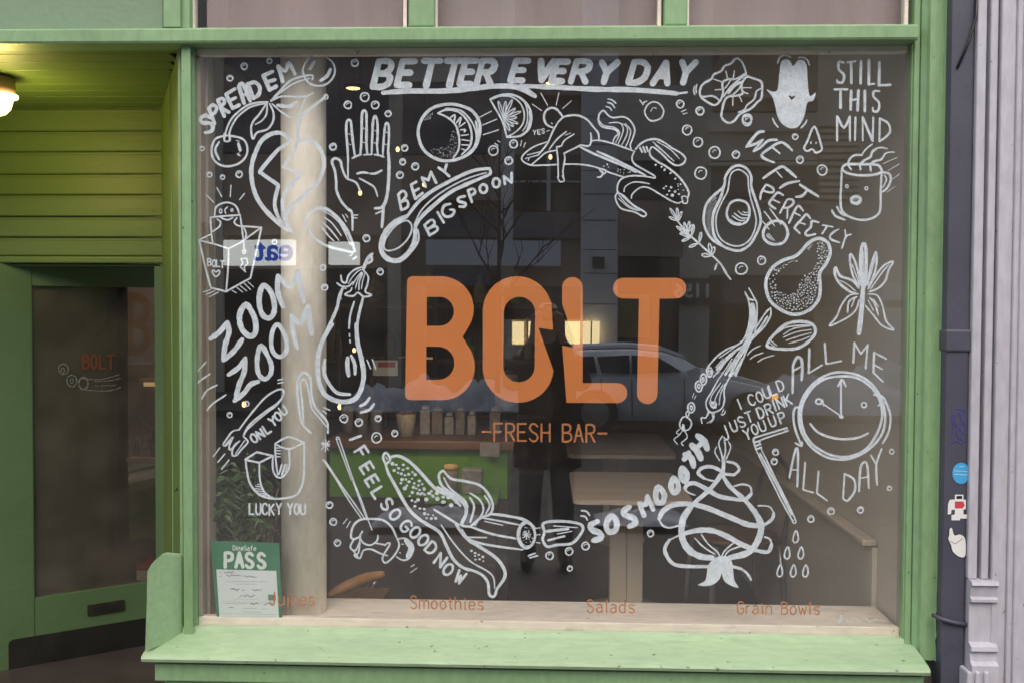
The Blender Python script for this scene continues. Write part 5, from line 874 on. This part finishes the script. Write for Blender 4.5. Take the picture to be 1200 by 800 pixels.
for s_ in ('1114,512 1118,500 1116,490 1124,482 1127,495 1121,505 1124,514', '1120,478 1130,480 1128,492 1132,500 1126,512 1131,517', '1117,484 1121,498 1131,508', '1112,520 1120,516 1128,520'): ribbon(V, Fc, P2(s_), 1.6, False, surf=SP(0))
mk('graffiti', V, Fc, mat('purple_ink', (.045, .04, .2), .6), 'faint purple marker tag', pp)

V, Fc = [], []; sr = random.Random(8); nseg = 60
for i in range(nseg+1):
    yy_ = 440+i*6.2; xl_ = 1104-(yy_-440)*.028; base = len(V)
    V.append(pt(xl_+sr.uniform(.6, 2.2), yy_, -.083)); V.append(pt(xl_+5+sr.uniform(0, 3), yy_, -.075))
    if i: Fc.append((base-2, base-1, base+1, base))
mk('gap_shade_strip', V, Fc, m_black, None, front)  # black strip paints in the shade of the ragged gap beside the pipe
pil = empty('lilac_pilaster', (1.45, -.1, 0), 'pale lilac fluted wooden pilaster of the neighbouring shopfront', 'pilaster')
zt_ = 3.35; zm = Z(678, -.13, 1150)
def pb(nm, a, b, y0, z0, z1, bev=.005): box(nm, m_lilac, pil, X(a, y0, 500), X(b, y0, 500), y0, .05, z0, z1, bev)
pb('backing_board', 1137.5, 1215, -.10, 0, zt_, .0)
for a, b, y in ((1137.5, 1148.5, -.135), (1153, 1162, -.135), (1166, 1183, -.145), (1184.5, 1192, -.155), (1192.3, 1240, -.165)): pb('fluted_strip', a, b, y, zm if b < 1165 else (zm if b < 1175 else .0), zt_)
bm = bmesh.new(); zz = zm
prism(bm, [(-.10, zz), (-.155, zz), (-.160, zz-.012), (-.15, zz-.02), (-.145, zz-.05), (-.155, zz-.056), (-.155, zz-.064), (-.14, zz-.07), (-.14, zz-.19), (-.16, zz-.2), (-.163, zz-.212), (-.15, zz-.22), (-.155, zz-.245), (-.168, zz-.255), (-.168, 0), (-.10, 0)], 'x', X(1137.5, -.15, 700), X(1169, -.15, 700)); bmo('pilaster_base', bm, m_lilac, pil)
for k in range(3): pb('base_flute', 1139+k*10, 1145+k*10, -.178, .0, zz-.27)
box('neighbour_wall', m_lilac, pil, X(1240, -.165), X(1240, -.165)+.8, -.12, .05, 0, zt_)

# ============================================================ FAR SIDE OF THE STREET (real geometry; the glass mirrors it)
FY = 17.0
fac = empty('office_building', (0, -FY, 0), 'brown and grey commercial building across the street mirrored in the glass', 'building')
def fb(nm, mt, a, b, t, bt, dep=0.0, th=.25, lab=None, par=None):
    Y_ = FY-dep; p, q = mp(a, t, Y_), mp(b, bt, Y_); o = box(nm, mt, par or fac, p.x, q.x, -(Y_+th), -Y_, q.z, p.z, 0)
    if lab: o['label'] = lab
    return o
H0 = mp(600, 0, FY).z
box('facade', m_brown, fac, -16, 16, -FY-.6, -FY-.3, 0, 8.6)
box('facade_wing', m_brown2, fac, -40, -16.01, -FY-.6, -FY-.3, 0, 7.8); box('facade_wing', m_conc, fac, 16.01, 40, -FY-.6, -FY-.3, 0, 8.2)
for a, b in ((683, 722), (455, 470), (800, 830), (586, 600), (1010, 1030), (250, 262)): 
    t_ = -35; fb('column', {683: m_conc, 455: m_beige, 800: m_beige, 586: m_conc, 1010: m_brown2, 250: m_brown2}[a], a, b, t_, 495, .25 if a == 683 else .05, .5)
for k, py in enumerate((72, 104, 135, 168, 200, 228, 258, 292, 320, 356)):
    fb('panel_joint', m_band, 683, 722, py, py+1.3, .256, .004)
fb('vent', m_black, 694, 708, 301, 315, .33, .05)
for (a, b, t, bt, mm_, dp) in ((470, 586, -30, 95, m_brown2, 0), (600, 683, -30, 110, m_brown, 0), (470, 586, 96, 180, m_band, 0), (600, 683, 182, 248, m_dwin, -.1), (471, 683, 249, 279, m_band, .0), (722, 800, 100, 188, m_brown2, .02), (722, 800, 190, 235, m_dwin, -.1), (722, 800, 236, 300, m_brown, .05), (722, 800, 302, 420, m_dwin, -.05), (830, 960, 60, 130, m_brown, 0.02), (830, 960, 133, 188, m_brown2, .06), (830, 960, 190, 232, m_band, 0), (830, 1010, 235, 322, m_brown2, .03), (830, 1010, 323, 356, m_band, .08), (830, 950, 357, 480, m_dwin, -.1), (1030, 1120, 60, 330, m_brown2, .04), (960, 1120, 60, 148, m_brown2, .08), (955, 1010, 357, 480, m_brown, .0), (1030, 1120, 360, 480, m_conc, .02),
        (262, 455, 60, 180, m_band, 0), (262, 455, 182, 276, m_brown, .04), (262, 455, 315, 480, m_dwin, -.05), (470, 586, 182, 235, m_brown, .03), (100, 250, -30, 260, m_brown2, .02), (100, 250, 262, 480, m_dwin, -.05)):
    fb('wall_panel', mm_, a, b, t, bt, dp, .2)
for k in range(11): fb('louver_slat', m_brown2, 962, 1009, 152+k*7.6, 156.5+k*7.6, .22, .16)
fb('window_mullion', m_conc, 641, 645, 182, 248, .06, .06); fb('window_mullion', m_conc, 600, 683, 213, 215, .05, .04)
for py in (110, 150, 190, 235): fb('string_course', m_brown2, 830, 960, py, py+4, .2, .14)
sb_ = fb('sign_board', m_signw, 500, 657, 282, 312, .6, .35, 'blank white fascia sign board'); 
ss_ = fb('shop_sign', mat('blue_grey_sign', (.16, .18, .26), .5), 508, 572, 316, 333, .4, .2, 'blue grey shop sign below the white board')
for a, b, t, bt in ((500, 560, 335, 440), (563, 588, 335, 440)): fb('shop_glazing', m_dwin, a, b, t, bt, .05, .1)
for a, b in ((590, 614), (617, 650), (653, 680)):
    f_ = fb('lit_opening', m_litwin, a, b, 376, 402, .02, .05, 'lit yellow shop window'); fb('window_frame', m_beige, a, a+2, 372, 430, .12, .05); fb('window_frame', m_beige, a+8, a+9, 376, 402, .1, .03)
fb('shop_glazing', m_dwin, 590, 682, 336, 374, .05, .1); fb('window_sill', m_beige, 590, 701, 403, 420, .15, .1)
fb('shop_glazing', m_brown, 590, 682, 421, 480, .05, .1)
fb('wall_panel', mat('ochre_panel', (.30, .22, .09), .6), 724, 760, 345, 395, .02, .1)
fb('display_case', m_litwin, 683.5, 702, 376, 402, .5, .2, 'lit yellow display case')
fb('case_divider', m_beige, 692, 693.5, 376, 402, .51, .01)
fb('lease_sign', m_white, 1034, 1062, 330, 351, .3, .05)
def text3d(txt, pxc, pyc, Y_, hpx, mt, par, lab, mirror=True, rot=None):
    cu = bpy.data.curves.new('txt', 'FONT'); cu.body = txt; cu.align_x = 'CENTER'; cu.align_y = 'CENTER'; k = (Y_+D0)/F*hpx/.72; cu.size = k; cu.extrude = .01; cu.offset = .012
    o = bpy.data.objects.new('txt', cu); C.objects.link(o); dg = bpy.context.evaluated_depsgraph_get(); me = bpy.data.meshes.new_from_object(o.evaluated_get(dg)); bpy.data.objects.remove(o)
    c = mp(pxc, pyc, Y_); me.transform(Matrix.Translation(c) @ Matrix.Rotation(math.pi, 4, 'Z') @ Matrix.Rotation(math.pi/2, 4, 'X')); me.name = 'lettering'
    r_ = link('lettering', me, mt, par); r_['label'] = lab; return r_
fb('number_board', m_black, 786, 846, 325, 357, .2, .08)
text3d('1156', 812, 341, FY-.25, 16, m_white, fac, 'white street number 1156')
esg = empty('eatery_sign', tuple(mp(340, 312, FY-.9)), 'white shop sign with blue letters across the street, mirrored left of the pillar', 'sign')
p, q = mp(262, 281, FY-.9), mp(343, 311, FY-.9); box('board', emis('lit_sign_face', (.95, .97, .90), 1.7), esg, p.x, q.x, -FY+.6, -FY+.9, q.z, p.z, .01)
es2 = empty('blank_sign', tuple(mp(400, 312, FY-.9)), 'short white blank lit sign across the street, mirrored right of the pillar', 'sign')
p, q = mp(384, 284, FY-.9), mp(418, 311, FY-.9); box('board', MATS['lit_sign_face'], es2, p.x, q.x, -FY+.6, -FY+.9, q.z, p.z, .01)
text3d('eat', 322, 294, FY-.92, 27, emis('lit_blue', (.02, .10, .55), 1.2), esg, 'blue word eat')
# car on the far side
CY = 11.2
car = empty('parked_car', tuple(mp(780, 505, CY)), 'silver hatchback with snow on its roof parked across the street', 'car')
def cp(px_, py_): v = mp(px_, py_, CY); return (v.x, v.z)
wb = -.12
body = [cp(620, 492), cp(612, 470), cp(612, 440), cp(625, 425), cp(648, 413), cp(690, 409.5), cp(740, 408.5), cp(780, 413), cp(805, 422), cp(835, 440), cp(880, 450), cp(918, 460), cp(932, 475), cp(932, 490), cp(920, 497)]
def shell(pts_, y0, y1, tum, nm, mt, par, zr):
    bm = bmesh.new(); rows = []
    for yy, ins in ((y0, 1), (y0+.12, 0), ((y0+y1)/2, 0), (y1-.12, 0), (y1, 1)):
        rw = []
        for x_, z_ in pts_:
            k = max(0, (z_-zr))*tum; rw.append(bm.verts.new((x_*1.0, yy+(k if yy < (y0+y1)/2 else -k)*(1 if yy != (y0+y1)/2 else 0), z_-(.03 if ins else 0))))
        rows.append(rw)
    n = len(pts_)
    for i in range(4):
        for j in range(n): bm.faces.new((rows[i][j], rows[i][(j+1) % n], rows[i+1][(j+1) % n], rows[i+1][j]))
    bm.faces.new(rows[0][::-1]); bm.faces.new(rows[-1]); bmesh.ops.recalc_face_normals(bm, faces=bm.faces); return bmo(nm, bm, mt, par, True)
zbelt = cp(700, 441)[1]
shell(body, -CY-1.7, -CY, .32, 'body', m_car, car, zbelt)
def cwin(poly, dy=.012):
    bm = bmesh.new(); vs = []
    for a, b in poly:
        x_, z_ = cp(a, b); vs.append(bm.verts.new((x_, -CY+dy-max(0, z_-zbelt)*.32, z_)))
    bm.faces.new(vs); r_ = bmesh.ops.extrude_face_region(bm, geom=list(bm.faces)); bmesh.ops.translate(bm, verts=[v for v in r_['geom'] if isinstance(v, bmesh.types.BMVert)], vec=(0, -.02, 0)); bmesh.ops.recalc_face_normals(bm, faces=bm.faces); bmo('side_window', bm, m_dwin, car)
cwin(P2('700,418 737,416 737,438 705,437')); cwin(P2('740,416 772,419 800,436 740,438')); cwin(P2('640,420 696,417 700,437 632,436'))
for px_ in (697, 880):
    x_, z_ = cp(px_, 483); w_ = empty('w', (0, 0, 0)); bpy.data.objects.remove(w_)
    bm = bmesh.new(); lathe(bm, [(.19, -.1), (.31, -.09), (.33, 0), (.31, .09), (.19, .1)], (0, 0, 0), 28); bm.transform(Matrix.Translation((x_, -CY-.04, wb+.335)) @ Matrix.Rotation(math.pi/2, 4, 'X')); ty = bmo('wheel', bm, m_tyre, car, True); bpy.context.view_layer.update()
    bm = bmesh.new(); lathe(bm, [(0, -.02), (.2, 0), (.2, .03)], (0, 0, 0), 24)
    for k in range(5): addbox(bm, -.02, .02, .02, .19, -.05, -.02); bmesh.ops.rotate(bm, verts=bm.verts, cent=(0, 0, 0), matrix=Matrix.Rotation(2*math.pi/5, 3, 'Z'))
    bm.transform(Matrix.Translation((x_, -CY+.07, wb+.335)) @ Matrix.Rotation(math.pi/2, 4, 'X')); bmo('rim', bm, m_rim, ty, False)
for sx_ in (704, 739, 802):
    bm = bmesh.new(); prism(bm, [cp(sx_, 444), cp(sx_+1, 444), cp(sx_+1.5, 488), cp(sx_+.5, 488)], 'y', -CY-.02, -CY+.004); bmo('door_seam', bm, m_black, car)
for sx_ in (730, 768):
    bm = bmesh.new(); prism(bm, [cp(sx_-5, 449), cp(sx_+3, 449), cp(sx_+3, 451), cp(sx_-5, 451)], 'y', -CY-.01, -CY+.03); bmo('door_handle', bm, m_car, car)
bm = bmesh.new(); prism(bm, [cp(716, 492), cp(862, 494), cp(862, 498), cp(716, 498)], 'y', -CY-.05, -CY+.02); bmo('side_skirt', bm, m_black, car)
zr_ = cp(700, 409)[1]; bm = bmesh.new(); prism(bm, [cp(648, 412.5), cp(690, 408.5), cp(740, 407.5), cp(780, 412), cp(806, 421), cp(804, 416), cp(780, 407), cp(740, 403.5), cp(690, 405), cp(648, 409)], 'y', -CY-1.4, -CY-.25); bmo('roof_snow', bm, m_carl, car)
bm = bmesh.new(); prism(bm, [cp(836, 441), cp(880, 451), cp(918, 461), cp(915, 456), cp(880, 446), cp(838, 437)], 'y', -CY-1.4, -CY-.1); bmo('bonnet_snow', bm, m_carl, car)
bm = bmesh.new(); prism(bm, [cp(905, 464), cp(912, 462), cp(913, 467), cp(906, 468)], 'y', -CY-.03, -CY+.01); bmo('indicator_lamp', bm, emis('amber', (1, .45, .08), 3), car)
bm = bmesh.new(); prism(bm, [cp(805, 433), cp(818, 430), cp(820, 438), cp(807, 440)], 'y', -CY, -CY+.16); bmo('wing_mirror', bm, m_car, car)
# snow banks
def lump(nm, cx_, cy_, rx, ry, h_, seed, mt=m_snow, z0=0.0, lab=None):
    r_ = random.Random(seed); bm = bmesh.new(); n = 34; g = [[None]*(n+1) for _ in range(n//2+1)]
    for j in range(n//2+1):
        for i in range(n+1):
            u, v = i/n*2-1, j/(n//2)*2-1; e = max(0, 1-u**4)*max(0, 1-v*v); z = h_*(e**.7)*(.65+.6*mnoise.noise(Vector((u*3+seed, v*2, 0)))+.25*mnoise.noise(Vector((u*9+seed, v*6, 2)))); g[j][i] = bm.verts.new((cx_+u*rx, cy_+v*ry, z0+max(-.02, z)))
    for j in range(n//2):
        for i in range(n): bm.faces.new((g[j][i], g[j][i+1], g[j+1][i+1], g[j+1][i]))
    return tag(bmo(nm, bm, mt, None, True), lab, 'snow', 'old snow heaps along the kerbs')
p = mp(510, 455, 13.6); lump('snow_heap', p.x, -13.9, 1.6, .5, .62, 1, lab='long snow heap on the far kerb behind the letter B')
p = mp(1000, 430, 13.6); lump('snow_heap', p.x+.6, -13.9, 2.4, .6, .8, 9, lab='snow heap on the far kerb behind the painted clock')
lump('snow_heap', -.95, -4.6, .42, .22, .13, 2, lab='dirty snow heap on the near kerb to the left'); lump('snow_heap', .75, -4.75, .36, .22, .10, 7, lab='small snow heap on the near kerb right of the photographer')
# bare tree
tp = mp(583, 400, 13.7); tree = empty('bare_tree', (tp.x, -13.7, 0), 'leafless young street tree across the road', 'tree'); trn = random.Random(4)
bm = bmesh.new(); tube(bm, [(tp.x, -13.7, 0), (tp.x+.03, -13.7, 1.2), (tp.x, -13.7, 2.1), (tp.x+.02, -13.7, 3.2), (tp.x, -13.7, 4.2), (tp.x+.04, -13.7, 5.2)], [.05, .045, .038, .03, .02, .01], 8); bmo('trunk', bm, m_bark, tree, True)
bm = bmesh.new()
def br(p, d, l, r_, dep):
    pts_ = [p]; q = p.copy()
    for k in range(4): d = (d+Vector((trn.uniform(-.2, .2), trn.uniform(-.2, .2), trn.uniform(-.03, .16)))).normalized(); q = q+d*l/4; pts_.append(q.copy())
    tube(bm, pts_, [r_*(1-.17*k) for k in range(5)], 5)
    if dep:
        for k in (1, 2, 3, 4): br(pts_[k], (d+Vector((trn.uniform(-.9, .9), trn.uniform(-.6, .6), trn.uniform(0, .5)))).normalized(), l*.6, r_*.55, dep-1)
for k in range(11):
    a = k*2.4; br(Vector((tp.x, -13.7, 1.9+k*.28)), Vector((math.cos(a), math.sin(a)*.6, .75)).normalized(), 1.2-.06*k, .026-.001*k, 2)
bmo('branches', bm, m_bark, tree)

# ============================================================ the photographer (mirrored in the middle of the glass)
per = empty('person', (0, -3.48, 0), 'photographer in a long dark coat and dark jeans holding a camera up to the face', 'person'); by = -3.48
sgn = (-1, 1)
ch = [[(0, by, .92, .13), (0, by, 1.08, .12), (0, by, 1.3, .15), (0, by, 1.42, .11), (0, by+.02, 1.49, .055), (0, by+.04, 1.57, .075), (0, by+.045, 1.66, .085), (0, by+.03, 1.72, .06)]]
for s in sgn:
    i = len(ch); ch.append([('j', 0, 2), (s*.17, by, 1.36, .06), (s*.24, by+.04, 1.16, .047), (s*.17, by+.17, 1.28, .037), (s*.085, by+.21, 1.52, .027), (s*.075, by+.215, 1.57, .028)])
    for k, (dx, l) in enumerate(((-.028, .05), (-.01, .06), (.008, .055), (.024, .042))):
        ch.append([('j', i, 5), (s*(.078+dx*.9), by+.235, 1.61, .0095), (s*(.070+dx*.9), by+.25, 1.61+l*.7, .0085), (s*(.052+dx*.8), by+.262, 1.60+l*.9, .0075)])
    ch.append([('j', i, 5), (s*.055, by+.205, 1.585, .011), (s*.035, by+.21, 1.60, .009)])
    ch.append([('j', 0, 0), (s*.10, by, .84, .088), (s*.11, by+.01, .48, .058), (s*.12, by-.015, .05, .042), (s*.125, by+.05, .0, .036), (s*.13, by+.15, -.012, .03)])
skin('body', ch, m_skin, per)
bm = bmesh.new(); lathe(bm, [(.235, .0), (.23, .1), (.19, .38), (.2, .55), (.215, .68), (.17, .80), (.09, .86), (.08, .9)], (0, by, .62), 28, 1, .66); bmo('coat', bm, m_coat, per, True)
for s in sgn: skin('sleeve', [[(s*.16, by, 1.38, .085), (s*.25, by+.03, 1.15, .068), (s*.17, by+.17, 1.28, .052), (s*.10, by+.205, 1.47, .044)]], m_coat, per)
for s in sgn: skin('trouser_leg', [[(s*.09, by, .86, .115), (s*.11, by+.01, .48, .085), (s*.12, by-.015, .06, .068)]], m_jean, per); skin('boot', [[(s*.12, by-.02, .10, .062), (s*.123, by-.005, .015, .055), (s*.13, by+.09, .0, .048), (s*.133, by+.19, -.008, .038)]], m_black, per)
skin('hair', [[(0, by-.005, 1.70, .10), (0, by-.03, 1.62, .10), (0, by-.06, 1.50, .085), (0, by-.07, 1.38, .06)], [('j', 0, 0), (.075, by+.01, 1.62, .04), (.09, by+.0, 1.48, .035), (.085, by+.01, 1.36, .022)], [('j', 0, 0), (-.075, by+.01, 1.62, .04), (-.09, by+.0, 1.48, .035), (-.085, by+.01, 1.36, .022)]], m_hair, per)
hc = empty('handheld_camera', (0, by+.2, 1.6), 'black camera held in both hands by the photographer', 'camera')
box('body', m_black, hc, -.068, .068, by+.165, by+.205, 1.60, 1.685, .01); box('viewfinder', m_black, hc, -.025, .025, by+.16, by+.20, 1.686, 1.71, .006)
bm = bmesh.new(); lathe(bm, [(.036, 0), (.036, .05), (.028, .052), (.026, .03), (0, .028)], (0, 0, 0), 20); bm.transform(Matrix.Translation((0, by+.2055, 1.645)) @ Matrix.Rotation(-math.pi/2, 4, 'X')); bmo('lens', bm, m_black, hc, True)
